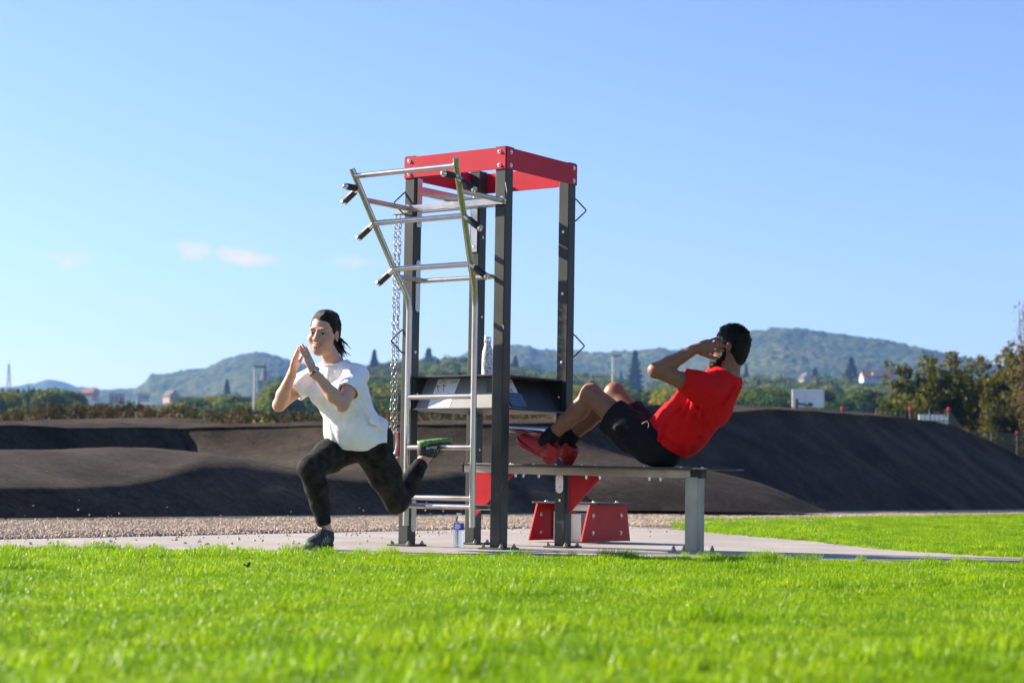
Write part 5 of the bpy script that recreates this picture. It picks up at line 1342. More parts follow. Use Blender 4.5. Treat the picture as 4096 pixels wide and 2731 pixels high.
def hand(S, w, d, n, side, L=.18, curl=(.1, .12, .14, .18), spread=1.0, thumb=(.5, .6), sc=1.0, k=.006):
    """w wrist, d towards the fingers, n out of the palm, side towards the thumb; fingers bend towards n"""
    d = nrm(d); n = nrm(n - (n @ d) * d); side = nrm(side - (side @ d) * d - (side @ n) * n)
    A = np.array([d, side, n]); P = lambda a, b, c: w + (a * d + b * side + c * n) * sc
    S.ell(P(.046, -.002, 0), np.array((.052, .038, .0155)) * sc, A, .012); S.ell(P(.070, 0, 0), np.array((.028, .040, .014)) * sc, A, .012)
    S.ell(P(.034, .026, .006), np.array((.034, .018, .016)) * sc, A, .012)
    S.cone(P(-.02, 0, 0), P(.02, 0, 0), .0235 * sc, .021 * sc, .015)
    tips = []
    for i, (b, ln, r) in enumerate(((.030, .074, .0082), (.0105, .082, .0085), (-.0105, .076, .0082), (-.029, .060, .0072))):
        base = P(.082 - .003 * abs(i - 1), b, 0); a0 = spread * (.12, .03, -.06, -.17)[i]; c1 = curl[i]
        dd = nrm(d * math.cos(a0) + side * math.sin(a0)); p = [base - dd * .012 * sc, base]; ang = c1 * .6
        for f_ in (.46, .30, .24):
            p.append(p[-1] + (dd * math.cos(ang) + n * math.sin(ang)) * ln * f_ * sc); ang += c1
        S.chain(p, [r * 1.08 * sc, r * 1.08 * sc, r * sc, r * .92 * sc, r * .78 * sc], .003); tips.append(p[-1])
    t0 = P(.024, .034, .006); dt = nrm(d * math.cos(thumb[0]) + side * math.sin(thumb[0]) + n * .25)
    t1 = t0 + dt * .040 * sc; dt2 = nrm(dt + d * thumb[1] + n * .15); t2 = t1 + dt2 * .032 * sc; t3 = t2 + nrm(dt2 + d * .2) * .022 * sc
    S.chain([t0, t1, t2, t3], [.014 * sc, .0105 * sc, .0095 * sc, .0075 * sc], .006)
    return tips
def shoe(parent, heel, f, up, upper, sole, accent, L=.275, wide=1.0, collar=True, name='shoe'):
    """heel: point under the heel's back; f along the sole, up out of the sole"""
    A = frame(f, up); sc = L / .28
    xf = lambda V: heel + (V * sc) @ A
    S = SDF((-.02, -.07, -.015), (.31, .07, .16), .0042); w = wide
    S.ell((.040, 0, .052), (.040, .034 * w, .060), None, .02); S.ell((.115, 0, .050), (.085, .040 * w, .046), None, .03); S.ell((.205, 0, .038), (.072, .045 * w, .036), None, .03)
    S.chain([(.055, 0, .07), (.048, 0, .108)], [.042 * w, .039 * w], .025); S.chain([(.13, 0, .075), (.085, 0, .112)], [.030, .026], .02)
    S.cut((0, 0, .020), (0, 0, -1))
    S.cut((.03, 0, .104), (-.12, 0, 1))
    S.cone((.052, 0, .135), (.060, 0, .075), .030 * w, .026 * w, .006, 's')
    S.wave(.0006, 90, 3)
    up_o = S.build(name, upper, parent, 1, None, xf)
    s2 = SDF((-.03, -.08, -.02), (.32, .08, .06), .0042)
    X, Y, Z = np.meshgrid(*s2.ax, indexing='ij', sparse=True)
    def disc(cx, r): return np.sqrt((X - cx) ** 2 + (Y / w) ** 2) - r
    def sm(a, b, k): hh = np.maximum(k - np.abs(a - b), 0) / k; return np.minimum(a, b) - hh * hh * k * .25
    d2 = sm(sm(disc(.042, .040), disc(.125, .033), .05), sm(disc(.20, .048), disc(.238, .040), .05), .05)
    zt = .024 + .012 * np.clip((.06 - X) / .06, 0, 1) + .010 * np.clip((X - .22) / .06, 0, 1)
    zb = .010 * np.clip((X - .20) / .08, 0, 1) ** 2 + .006 * np.clip((.03 - X) / .04, 0, 1)
    s2.D = np.maximum(np.maximum(d2, Z - zt), zb - Z + .0022 * np.sign(np.sin(X * 210))).astype(np.float32)
    s2.build('sole', sole, up_o, 1, None, xf)
    return up_o, (lambda p: heel + (np.asarray(p, float) * sc) @ A)

# ------------------------------------------------------------------ woman in a split squat, rear foot on the ladder
def Wp(s, t, z): return np.array([-0.515 - .58 * s + .8145 * t, 12.02 - .8145 * s - .58 * t, z])
WF, WL = np.array([-.58, -.8145, 0]), np.array([.8145, -.58, 0])
WA = np.array([WF, WL, EZ])
woman = empty('person', Wp(.55, -.05, 0), 'woman in white t-shirt and camouflage leggings lunging with hands pressed together', 'person')
pel, waist, chest, nb = Wp(.565, -.05, .64), Wp(.63, -.055, .775), Wp(.715, -.06, .915), Wp(.785, -.06, 1.055)
hipL, kneL, ankL = Wp(.565, .035, .605), Wp(.285, .008, .282), Wp(.0, .0, .56)
hipR, kneR, ankR = Wp(.575, -.135, .605), Wp(.945, -.105, .468), Wp(.800, -.096, .095)
shL, shR = Wp(.785, .100, 1.016), Wp(.80, -.222, 1.012)
elL, wrL = at(786, 930, 11.13), at(720, 853, 11.12)
elR, wrR = at(641, 930, 11.42), at(671, 856, 11.30)
hc_ = Wp(.905, -.058, 1.240); HS = 1.05
hf = nrm(np.array([-.31, -.95, -.05])); HA = frame(hf, nrm(EZ + .05 * WL))
def w_legs(S, o=0.0):
    S.chain([hipR, hipR * .5 + kneR * .5 + [0, 0, .005], kneR], [.104 + o, .090 + o, .062 + o], .03)
    S.chain([kneR, kneR * .70 + ankR * .30 - WF * .016, kneR * .45 + ankR * .55 - WF * .008, ankR], [.061 + o, .060 + o, .047 + o, .034 + o], .03)
    S.chain([hipL, hipL * .5 + kneL * .5, kneL], [.106 + o, .093 + o, .064 + o], .03)
    cal = kneL * .68 + ankL * .32 + np.array([0, 0, -.004]) - WF * .0 + nrm(np.cross(ankL - kneL, WL)) * .0
    S.chain([kneL, cal, kneL * .4 + ankL * .6, ankL], [.062 + o, .060 + o, .046 + o, .034 + o], .03)
    for t in (.03, -.13): S.ell(Wp(.505, t, .650), (.095 + o, .085 + o, .10 + o), WA, .04)
    S.ell(pel, (.105 + o, .150 + o, .095 + o), WA, .05)
def w_torso(S, o=0.0):
    S.ell(pel + [0, 0, .03], (.105 + o, .145 + o, .10 + o), WA, .05)
    S.chain([pel + [0, 0, .03], waist, chest], [.105 + o, .098 + o, .105 + o], .05)
    S.ell(chest, (.100 + o, .140 + o, .125 + o), frame(WF + [0, 0, .3], EZ), .05)
    S.chain([shL + [0, 0, -.012], nb + [0, 0, -.02], shR + [0, 0, -.012]], [.044 + o, .058 + o, .044 + o], .05)
    for t in (.012, -.132): S.ell(Wp(.815, t, .900), (.055 + o, .062 + o, .058 + o), WA, .03)
S = SDF((-1.48, 10.95, .02), (-.44, 12.16, 1.40), .0045)
w_legs(S); w_torso(S)
S.chain([nb, hc_ - HA[0] * .022 - HA[2] * .06], [.052, .046], .03)
S.chain([shL, shL * .5 + elL * .5, elL], [.047, .044, .036], .02); S.chain([elL, elL * .68 + wrL * .32 + [0, 0, -.004], wrL], [.037, .040, .0235], .015)
S.chain([shR, shR * .5 + elR * .5, elR], [.046, .043, .036], .02); S.chain([elR, elR * .68 + wrR * .32, wrR], [.037, .040, .0235], .015)
S.cone(ankL, ankL + (ankL - kneL) * .12 + [0, 0, .0], .033, .034, .02); S.cone(ankR, ankR + [0, 0, -.03], .033, .034, .02)
HQ = head(S, hc_, HA, HS)
tipL, tipR = at(689, 782, 11.15), at(686, 783, 11.19)
hand(S, wrL, tipL - wrL, np.array([-1., .45, 0]), np.array([.45, 1., .25]), curl=(.05, .03, .05, .02), spread=1.1, thumb=(.45, .7), sc=1.06)
hand(S, wrR, tipR - wrR, np.array([1., -.35, .1]), np.array([.35, 1., .2]), curl=(.06, .05, .08, .10), spread=.8, thumb=(.45, .7), sc=1.06)
def w_tint(V):
    q = (V - hc_) @ HA.T / HS
    m = np.exp(-((q[:, 1] / .031) ** 6)) * np.exp(-(((q[:, 2] + .0660 - 13 * q[:, 1] ** 2) / (.0150 - .28 * np.abs(q[:, 1]))) ** 4)) * (q[:, 0] > .062)
    ch_ = .12 * np.exp(-(((np.abs(q[:, 1]) - .04) / .018) ** 2 + ((q[:, 2] + .028) / .018) ** 2)) * (q[:, 0] > .04)
    return np.clip(m + ch_, 0, 1)
body = S.build('body', 'skin_fair', woman, 1, w_tint)
# face: eyes, brows, teeth
for s in (-1, 1):
    ey = MB().lathe([(.0004, -.0112), (.006, -.0095), (.0098, -.0055), (.0112, 0), (.0098, .0055), (.006, .0095), (.0004, .0112)], HQ(.0765, s * .031, .002), 12).build('eye', 'eye_white', woman, smooth=80)
    c_ = HQ(.0765, s * .031, .001); g_ = nrm(HA[0] + .12 * HA[1])
    MB().tube([c_ + g_ * .0085, c_ + g_ * .0112, c_ + g_ * .0121], [.0068, .0058, .001], 10).build('iris', 'eye_dark', ey, smooth=80)
    MB().tube([HQ(.0845 - .010 * abs(q) ** 2, s * (.031 + q * .0165), .0055 - .0045 * q * q) for q in (-1, -.5, 0, .5, 1)], [.0014, .0028, .0032, .0030, .0016], 6).build('eyelash', 'eye_dark', ey)
    MB().tube([HQ(.0945 - .001 * q - .0125 * q * q, s * (.017 + q * .032), .0225 + .008 * q - .008 * q * q) for q in (0, .25, .5, .75, 1)], [.0016, .0028, .0029, .0023, .0009], 6).build('eyebrow', 'eye_dark', woman)
MB().tube([HQ(.0872 - .0115 * q * q, q * .027, -.0648 + .0105 * q * q) for q in (-1, -.66, -.33, 0, .33, .66, 1)], [.0016, .0036, .0046, .0050, .0046, .0036, .0016], 8).build('teeth', 'teeth', woman)
MB().lathe([(.0005, -.003), (.003, 0), (.0005, .003)], HQ(.0, .084, -.034), 8).build('earring', 'steel_bright', woman)
# hair: swept back cap, short ponytail
S = SDF(hc_ - .17, hc_ + .17, .0042)
S.ell(HQ(-.021, 0, .044), (.0995, .0865, .091), HA, .01); S.ell(HQ(-.075, 0, .0), (.046, .064, .062), HA, .04); S.ell(HQ(.000, .012, .098), (.070, .060, .034), HA, .03)
S.ell(HQ(.030, 0, -.085), (.085, .12, .075), HA, .012, 's')
for s in (-1, 1): S.ell(HQ(-.012, s * .082, -.012), (.026, .02, .036), HA, .006, 's')
S.wave(.0022, 75, 5)
S.build('hair', 'hair_brown', woman, 1)
tie = HQ(-.118, .012, -.022); pt = MB(); r_ = np.random.default_rng(3)
back = -HA[0]
for i in range(60):
    a = r_.normal(0, 1, 3) * .013; ln = r_.uniform(.075, .135); sp = r_.normal(0, .30, 3); d0 = nrm(back * .55 - EZ * .8 + WL * .35 + sp); sw = r_.normal(0, .012, 3)
    P_ = [tie + a * .5 - back * .012, tie + a * .8 + back * .006]
    for j in range(4): P_.append(P_[-1] + nrm(d0 - EZ * .22 * j + sw * 30 * math.sin(j * 1.9 + i)) * ln * .25)
    w0 = r_.uniform(.0035, .0062); pt.tube(P_, [w0, w0 * 1.1, w0, w0 * .85, w0 * .55, .0012], 5)
pt.build('ponytail', 'hair_brown', woman, smooth=60)
fw_ = MB()
for i in range(46):
    a, b_ = r_.uniform(-1.5, 1.5), r_.uniform(.2, 1.35); p0 = HQ(-.02 + .088 * math.cos(a) * math.cos(b_), .080 * math.sin(a) * math.cos(b_), .044 + .086 * math.sin(b_)); out = nrm(p0 - HQ(-.02, 0, .02))
    p1 = p0 + out * r_.uniform(.002, .008) + back * r_.uniform(.02, .05); fw_.tube([p0 - out * .002, p0 * .6 + p1 * .4 + out * .003, p1], [.0007, .0006, .0002], 4)
for i in range(170):                                              # locks combed back over the crown and sides
    a, b_ = r_.uniform(-1.9, 1.9), r_.uniform(-.1, 1.45); ph_ = r_.uniform(0, 6.28); P_ = []
    if abs(a) < 1.35: b_ = r_.uniform(.98, 1.5)
    for j in range(5):
        aa_ = a + (math.copysign(2.6, a) - a) * j * .13; bb_ = b_ - .05 * j + .03 * math.sin(j * 1.7 + ph_); rr_ = 1.012 + .012 * math.sin(j * 1.3 + ph_)
        P_.append(HQ(-.021 + .0950 * rr_ * math.cos(aa_) * math.cos(bb_), .0825 * rr_ * math.sin(aa_) * math.cos(bb_), .044 + .0870 * rr_ * math.sin(bb_)))
    w0 = r_.uniform(.0012, .0030); fw_.tube(P_, [w0 * .4, w0, w0, w0 * .8, w0 * .3], 4)
tag(fw_.build('stray_hair', 'hair_brown', woman), kind='stuff')
MB().tube([tie + .017 * (math.cos(a) * WL + math.sin(a) * nrm(np.cross(WL, back))) for a in np.arange(14) * math.pi / 7], .005, 6, closed=True).build('hair_tie', 'leather', woman)
# t-shirt
S = SDF((-1.46, 10.98, .55), (-.72, 11.86, 1.16), .0045)
w_torso(S, .018)
for t in (.03, -.13): S.ell(Wp(.50, t, .665), (.100, .09, .10), WA, .05)
S.ell(Wp(.565, -.045, .640), (.150, .185, .130), WA, .06); S.chain([Wp(.64, -.05, .70), Wp(.70, -.06, .82)], [.135, .128], .06)
S.ell(Wp(.67, -.045, .685), (.120, .165, .120), WA, .06)
eL, eR = shL + (elL - shL) * .60, shR + (elR - shR) * .57
S.chain([shL + [0, 0, -.012], shL * .5 + eL * .5, eL + (elL - shL) * .2], [.053, .060, .066], .04); S.chain([shR + [0, 0, -.012], shR * .5 + eR * .5, eR + (elR - shR) * .2], [.052, .059, .065], .04)
for (a, b, r) in ((Wp(.84, .07, 1.00), Wp(.80, .11, .88), .008), (Wp(.85, .05, .99), Wp(.80, .085, .84), .007), (Wp(.80, .135, .90), Wp(.70, .13, .76), .009), (Wp(.74, .145, .80), Wp(.60, .15, .70), .010), (Wp(.70, .155, .74), Wp(.53, .135, .68), .009), (Wp(.85, -.10, 1.0), Wp(.80, -.19, .86), .008), (Wp(.82, -.03, .86), Wp(.76, .02, .70), .008), (Wp(.80, -.10, .86), Wp(.74, -.12, .69), .008)): S.cone(a, b, r * 1.25, r * .8, .018)
S.wave(.0024, 30, 11)
S.folds(EZ + .35 * WL + .3 * WF, 120, -.012, Wp(.56, .13, .74), .14, 1.2, 2); S.folds(EZ * .6 - .8 * WL, 95, -.009, Wp(.74, .10, .80), .15, 1.4, 3); S.folds(WL + .4 * EZ, 90, -.008, Wp(.74, -.08, .72), .16, 1.6, 4)
S.folds(nrm(np.cross(elL - shL, WF)), 130, -.006, shL * .6 + eL * .4, .085, 1.2, 5); S.folds(nrm(np.cross(elR - shR, WF)), 130, -.006, shR * .6 + eR * .4, .085, 1.2, 6); S.folds(WL - .5 * EZ, 100, -.006, Wp(.83, -.05, .93), .13, 1.3, 7)
D0 = S.D.copy()
S.shell(.0085)
dL, dR = nrm(elL - shL), nrm(elR - shR)
S.cut(eL, dL, lo=eL - .12, hi=eL + .12); S.cut(eR, dR, lo=eR - .12, hi=eR + .12)
S.cut(Wp(.60, .10, .588), -(EZ + .36 * WF + .36 * WL))
S.cut_ball(nb + WF * .030 + EZ * .060, .076)
S.build('t_shirt', 'shirt_white', woman, 2)
nd_ = nrm(hc_ - nb + [0, 0, .05]); c1_ = nrm(np.cross(nd_, WL)); cc_ = nb + WF * .030 + EZ * .004
MB().tube([cc_ + .066 * math.cos(a) * WL - .062 * math.sin(a) * WF * .92 + EZ * (.020 - .030 * math.sin(a + math.pi) * 0 + .016 * math.sin(a)) for a in np.arange(26) * math.pi / 13], .0058, 7, closed=True).build('neckband', 'shirt_white', [c for c in woman.children if c.name.startswith('t_shirt')][0], smooth=80)
# leggings
S = SDF((-1.36, 10.98, .08), (-.46, 12.16, .78), .0045)
w_legs(S, .005); S.wave(.0012, 40, 4)
S.cut(Wp(.57, -.05, .715), EZ)
cR = kneR + (ankR - kneR) * .86; cL = kneL + (ankL - kneL) * .84
S.cut(cR, nrm(ankR - kneR), lo=cR - .09, hi=cR + .09); S.cut(cL, nrm(ankL - kneL), lo=cL - .09, hi=cL + .09)
S.build('leggings', 'leggings_camo', woman, 1)
# watch on the left wrist
fd = nrm(wrL - elL); wc = wrL - fd * .006; sd = nrm(np.cross(fd, (0.2, -1, .25))); nw = nrm(np.cross(sd, fd)); nw = nw if nw[1] < 0 else -nw
wt_ = empty('wristwatch', wc, 'wristwatch with pale dial and brown strap on the woman\'s wrist', 'watch')
MB().tube([wc + .0275 * (math.cos(a) * sd + math.sin(a) * nw) for a in np.arange(20) * math.pi / 10], .0075, 8, closed=True).build('strap', 'leather', wt_)
wn = nrm(nw * .8 + sd * .35 + EZ * .2); dc = wc + wn * .031; ax_ = axes_to(wn)
MB().lathe([(.0185, -.003), (.0195, 0), (.0195, .005), (.0175, .0065)], dc, 20, ax_).build('watch_case', 'gold', wt_, smooth=40)
MB().lathe([(.0170, .0066), (.0168, .0072)], dc, 20, ax_).build('watch_dial', 'watch_face', wt_, smooth=40)
# trail shoes
pm('shoe_dark', (0.028, 0.030, 0.032), .7, var=.3, scale=30, bump=.2, bscale=300); pm('shoe_sole_black', (0.02, 0.022, 0.02), .7, var=.2, scale=40); pm('shoe_green', (0.11, 0.22, 0.075), .5, var=.15, scale=30); pm('shoe_mint', (0.30, 0.55, 0.30), .5, var=.1); pm('shoe_mauve', (0.22, 0.14, 0.17), .7, var=.2, scale=60, bump=.2, bscale=300)
def trail_shoe(heel, f, up, outer):
    o, X = shoe(woman, heel, f, up, 'shoe_dark', 'shoe_sole_black', None, .285)
    for sg in (outer,):                                           # zig-zag side lines
        zz_ = [(.075, .078), (.105, .040), (.112, .078), (.140, .036), (.146, .070), (.170, .034), (.175, .060), (.198, .032)]
        MB().tube([X((a, sg * (.0455 + .003 * (a > .12) - .22 * max(0, z - .045)), z)) for a, z in zz_], .0018, 5).build('stitching', 'shoe_mint', o)
    MB().tube([X((.052 + .036 * math.cos(a) * 1.05, .036 * math.sin(a), .1035 + .008 * math.cos(a))) for a in np.arange(18) * math.pi / 9], .0048, 6, closed=True).build('collar', 'shoe_mint', o)
    MB().tube([X((.098, 0, .105)), X((.085, 0, .128)), X((.080, 0, .140))], [.018, .019, .012], 8).build('tongue', 'shoe_mauve', o)
    MB().tube([X((.003, 0, .095)), X((-.003, 0, .112)), X((.004, 0, .122))], [.010, .010, .006], 8).build('heel_tab', 'shoe_green', o)
    for i in range(5):
        x = .118 + i * .019; z = .104 - i * .0115
        MB().tube([X((x - .004, -.026, z - .008)), X((x, 0, z + .004)), X((x - .004, .026, z - .008))], .0022, 5).build('lace', 'rubber', o)
    MB().tube([X((.26, -.022, .034)), X((.279, -.008, .030)), X((.280, .008, .030)), X((.26, .022, .034))], [.010, .013, .013, .010], 8).build('toe_cap', 'shoe_green', o)
    MB().tube([X((.10, .0, .118)), X((.16, .02, .105)), X((.20, .025, .06))], .0016, 5).build('lace_end', 'rubber', o)
    return o, X
fF = nrm(np.array([-.36, -.93, 0]))
hp = ankR - fF * .055; hp = np.array([hp[0], hp[1], 0.004])
trail_shoe(hp, fF, EZ, 1 if frame(fF, EZ)[1][0] > 0 else -1)
# rear foot: instep laid over the rung, sole up
fR = nrm(-WF * .93 + EZ * .10 + WL * .06); uR = nrm(-EZ * .96 - WF * .15)
uR = nrm(uR - (uR @ fR) * fR)
hr = ankL + uR * -.10 * .95 - fR * .055
o2, X2 = trail_shoe(hr, fR, uR, 1 if frame(fR, uR)[1][1] < 0 else -1)
A2 = frame(fR, uR)
so = [c for c in o2.children if c.name.startswith('sole')][0]; so.data.materials[0] = MATS['shoe_green']
me = fmesh('shoe_lettering', 'SALOMON', .020)
sd2 = A2[1] if A2[1][1] < 0 else -A2[1]; ex2 = nrm(np.cross(np.array([0, 0, 1.]), sd2)); ex2 = -A2[0] if (-A2[0]) @ ex2 > 0 else A2[0]; ey2 = np.cross(sd2, ex2)
me.transform(Matrix(np.array([[*ex2, 0], [*ey2, 0], [*sd2, 0], [0, 0, 0, 1]]).T.tolist()))
lo_ = link('shoe_lettering', me, 'paper', o2); lo_.location = Vector([float(q) for q in (X2((.060, (1 if A2[1] @ sd2 > 0 else -1) * .043, .045)) - ORG[woman.name])])

# ------------------------------------------------------------------ man doing sit-ups on the bench
man = empty('person', at(1520, 1070, 11.98), 'man in red t-shirt and black shorts doing a sit-up on the bench', 'person')
mAL, mKL, mHL = at(1258, 1008, 12.23), at(1358, 905, 12.10), at(1490, 1022, 11.93)
mAR, mKR, mHR = at(1304, 1010, 12.40), at(1412, 903, 12.30), at(1502, 1022, 12.10)
mP, mW, mC, mN = at(1520, 1019, 12.01), at(1566, 982, 11.97), at(1622, 922, 11.90), at(1673, 866, 11.85)
mSL, mSR = at(1628, 895, 11.70), at(1660, 885, 12.03)
mEL, mWL = at(1507, 850, 11.64), at(1598, 801, 11.71)
mER, mWR = at(1642, 806, 12.22), at(1668, 792, 11.98)
mh = at(1677, 797, 11.85)
MF = nrm(np.array([-.92, .36, .16])); MA = frame(MF, nrm(np.array([.32, -.10, 1.0])))
MX = nrm(mN - mP); MS = nrm(np.cross(MX, nrm(mSL - mSR))); ML = nrm(mSL - mSR)
TA2 = np.array([nrm(np.cross(ML, MX)), nrm(np.cross(MX, nrm(np.cross(ML, MX)))), MX])         # belly, side, spine
def m_torso(S, o=0.0):
    S.ell(mP, (.105 + o, .155 + o, .12 + o), TA2, .05); S.chain([mP, mW, mC], [.115 + o, .118 + o, .13 + o], .06)
    S.ell(mC, (.125 + o, .175 + o, .16 + o), TA2, .06); S.ell(mW, (.115 + o, .150 + o, .12 + o), TA2, .06)
    S.chain([mSL, mN * .8 + mC * .2, mSR], [.062 + o, .075 + o, .062 + o], .06)
    for q, s in ((mHL, 1), (mHR, -1)): S.ell(q * .6 + mP * .4 + [.05, 0, -.035], (.105 + o, .09 + o, .095 + o), None, .05)
def m_legs(S, o=0.0):
    for H, K_, A_k in ((mHL, mKL, mAL), (mHR, mKR, mAR)):
        S.chain([H, H * .5 + K_ * .5, K_], [.090 + o, .080 + o, .060 + o], .03)
        bk = nrm(np.cross(np.cross(A_k - K_, EZ), A_k - K_)); bk = bk if bk[0] > 0 else -bk
        S.chain([K_, K_ * .68 + A_k * .32 + bk * .014, K_ * .4 + A_k * .6 + bk * .006, A_k], [.058 + o, .057 + o, .046 + o, .038 + o], .03)
        S.ell(K_ + nrm(K_ - H * .5 - A_k * .5) * .012, (.050 + o, .048 + o, .050 + o), None, .03)
S = SDF((.10, 11.42, .48), (1.52, 12.62, 1.42), .005)
m_torso(S); m_legs(S)
S.chain([mN, mh - MA[0] * .025 - MA[2] * .06], [.064, .060], .035)
S.chain([mSL, mSL * .55 + mEL * .45 + [0, 0, -.006], mEL], [.056, .052, .042], .02); S.chain([mEL, mEL * .66 + mWL * .34 + [0, 0, -.006], mWL], [.043, .045, .030], .02); S.ell(mEL + [-.008, 0, -.004], (.034, .034, .034), None, .03)
S.chain([mSR, mSR * .5 + mER * .5, mER], [.056, .050, .042], .02); S.chain([mER, mER * .6 + mWR * .4, mWR], [.043, .042, .029], .02)
MQ = head(S, mh, MA, 1.04)
# left hand over the side of the head, fingers fanned towards the back
hd = at(1672, 786, 11.735) - mWL
hand(S, mWL + nrm(hd) * .008, hd, at(1660, 800, 11.85) - at(1640, 795, 11.70), np.array([.25, 0, -1.]), curl=(.10, .10, .10, .14), spread=1.25, thumb=(.55, .5), sc=1.06)
hand(S, mWR, np.array([.5, -.2, .35]), mh - mWR, np.array([0, .4, -1]), curl=(.2, .2, .2, .2), sc=1.02)
S.build('body', 'skin_tan', man, 1, lambda V: np.zeros(len(V)))
# hair and beard
S = SDF(mh - .18, mh + .18, .0042)
S.ell(MQ(-.016, 0, .040), (.1025, .083, .094), MA, .01); S.ell(MQ(-.060, 0, -.030), (.052, .062, .078), MA, .04); S.ell(MQ(.025, 0, .096), (.055, .056, .028), MA, .03)
S.ell(MQ(.112, 0, -.02), (.070, .085, .110), MA, .012, 's'); S.ell(MQ(.035, 0, -.085), (.085, .14, .075), MA, .012, 's')
for s in (-1, 1): S.ell(MQ(-.008, s * .084, -.010), (.024, .016, .034), MA, .006, 's')
S.cut(MQ(-.06, 0, -.088), nrm(-MA[2] + .5 * MA[0]))
S.wave(.0018, 120, 6); S.build('hair', 'hair_black', man, 1)
tf = MB(); r_ = np.random.default_rng(8)
for i in range(900):
    a, b_ = r_.uniform(-3.14, 3.14), r_.uniform(-.35, 1.5) if i > 350 else r_.uniform(.5, 1.5); p0 = MQ(-.016 + .100 * math.cos(a) * math.cos(b_), .082 * math.sin(a) * math.cos(b_), .040 + .091 * math.sin(b_)); out = nrm(p0 - MQ(-.02, 0, .0)); sd_ = r_.normal(0, .6, 3)
    p1 = p0 + nrm(out + sd_ * .6) * r_.uniform(.003, .009) * (1.5 if i <= 350 else .6); p2 = p1 + nrm(out * .3 + sd_ + MA[0] * .4) * .007
    tf.tube([p0 - out * .004, p1, p2], [.0024, .0020, .0007], 4)
tag(tf.build('hair_tufts', 'hair_black', man), kind='stuff')
S = SDF(mh - .2, mh + .18, .0042)
S.ell(MQ(.060, 0, -.100), (.048, .050, .048), MA, .02)
for s in (-1, 1): S.chain([MQ(.012, s * .066, -.02), MQ(.022, s * .062, -.062), MQ(.050, s * .040, -.100), MQ(.072, s * .018, -.118)], [.010, .022, .028, .028], .02)
S.chain([MQ(.090, -.03, -.05), MQ(.099, 0, -.046), MQ(.090, .03, -.05)], [.006, .009, .006], .01)
S.wave(.0028, 130, 9); S.build('beard', 'hair_black', man, 1)
for s in (-1, 1):
    MB().tube([MQ(.098 - .004 * q - .015 * q * q, s * (.012 + q * .038), .026 + .006 * q - .008 * q * q) for q in (0, .3, .6, 1)], [.003, .0045, .004, .0015], 6).build('eyebrow', 'hair_black', man)
    MB().lathe([(.0004, -.0112), (.0098, -.0055), (.0112, 0), (.0098, .0055), (.0004, .0112)], MQ(.0765, s * .031, .002), 10).build('eye', 'eye_dark', man, smooth=80)
# t-shirt
S = SDF((.60, 11.44, .47), (1.52, 12.30, 1.16), .005)
m_torso(S, .018)
S.chain([mP + [.02, 0, .0], mW, mC + TA2[0] * .01], [.150, .150, .150], .06)
eL = mSL + (mEL - mSL) * .50; eR = mSR + (mER - mSR) * .45
S.chain([mSL, mSL * .5 + eL * .5, eL + (mEL - mSL) * .18], [.078, .076, .076], .05); S.chain([mSR, mSR * .5 + eR * .5, eR + (mER - mSR) * .15], [.076, .074, .074], .05)
for (a, b, r) in ((at(1590, 905, 11.72), at(1560, 960, 11.80), .012), (at(1600, 915, 11.70), at(1575, 985, 11.80), .011), (at(1560, 930, 11.78), at(1525, 968, 11.84), .012), (at(1610, 935, 11.70), at(1600, 1000, 11.80), .010), (at(1535, 985, 11.80), at(1560, 1040, 11.82), .010), (at(1520, 975, 11.82), at(1512, 1010, 11.82), .012), (at(1590, 1000, 11.80), at(1575, 1045, 11.84), .009), (at(1650, 880, 11.68), at(1600, 872, 11.66), .009), (at(1690, 890, 11.76), at(1665, 930, 11.70), .010)): S.cone(a, b, r * 1.15, r * .8, .020)
S.wave(.0030, 26, 21)
S.folds(MX * .7 + EZ * .3, 85, -.010, at(1540, 985, 11.82), .17, 1.5, 12); S.folds(MX * .5 - ML * .6, 80, -.012, at(1600, 950, 11.74), .16, 1.5, 13); S.folds(nrm(np.cross(mEL - mSL, ML)), 95, -.010, mSL * .6 + eL * .4, .10, 1.2, 14); S.folds(MX, 80, -.005, at(1640, 960, 11.75), .18, 1.8, 15); S.folds(MX + ML * .4, 75, -.004, at(1590, 1030, 11.85), .15, 1.6, 16)
S.shell(.009)
dL = nrm(mEL - mSL); S.cut(eL, dL + [0, 0, .02], lo=eL - .13, hi=eL + .13); dR = nrm(mER - mSR); S.cut(eR, dR, lo=eR - .1, hi=eR + .1)
S.cut(at(1526, 1018, 11.96), nrm(-MX + np.array([.0, 0, -.32])))
S.cut_ball(mN + MX * .052 + TA2[0] * .012 + EZ * .03, .096)
S.build('t_shirt', 'shirt_red', man, 2)
# shorts
S = SDF((.42, 11.62, .46), (1.16, 12.42, .98), .005)
S.ell(mP, (.118, .168, .11), TA2, .05)
hem = []
for H, K_, q, s in ((mHL, mKL, mHL, 1), (mHR, mKR, mHR, -1)):
    S.ell(q * .6 + mP * .4 + [.05, 0, -.042], (.118, .10, .104), None, .05)
    e = H + (K_ - H) * .62; hem.append((e, nrm(K_ - H)))
    S.chain([H, H * .5 + e * .5 + [0, 0, -.012], e + (K_ - H) * .15 + [0, 0, -.020]], [.110, .112, .113], .05)
S.cone(at(1415, 985, 11.88), at(1465, 1040, 11.88), .010, .010, .05)
S.wave(.0024, 28, 31); S.folds(MX * .4 + EZ, 70, -.012, at(1450, 990, 11.84), .16, 1.6, 17); S.folds(nrm(mKL - mHL), 90, -.010, at(1490, 1000, 11.82), .12, 1.4, 18); S.shell(.010)
for e, d in hem: S.cut(e, nrm(d + np.array([0, 0, -.10])), lo=e - .16, hi=e + .16)
S.cut(mW * .55 + mP * .45, MX)
S.cut(np.array([0, 0, bz(-.75) + .002]), -EZ)
S.build('shorts', 'shorts_black', man, 2)
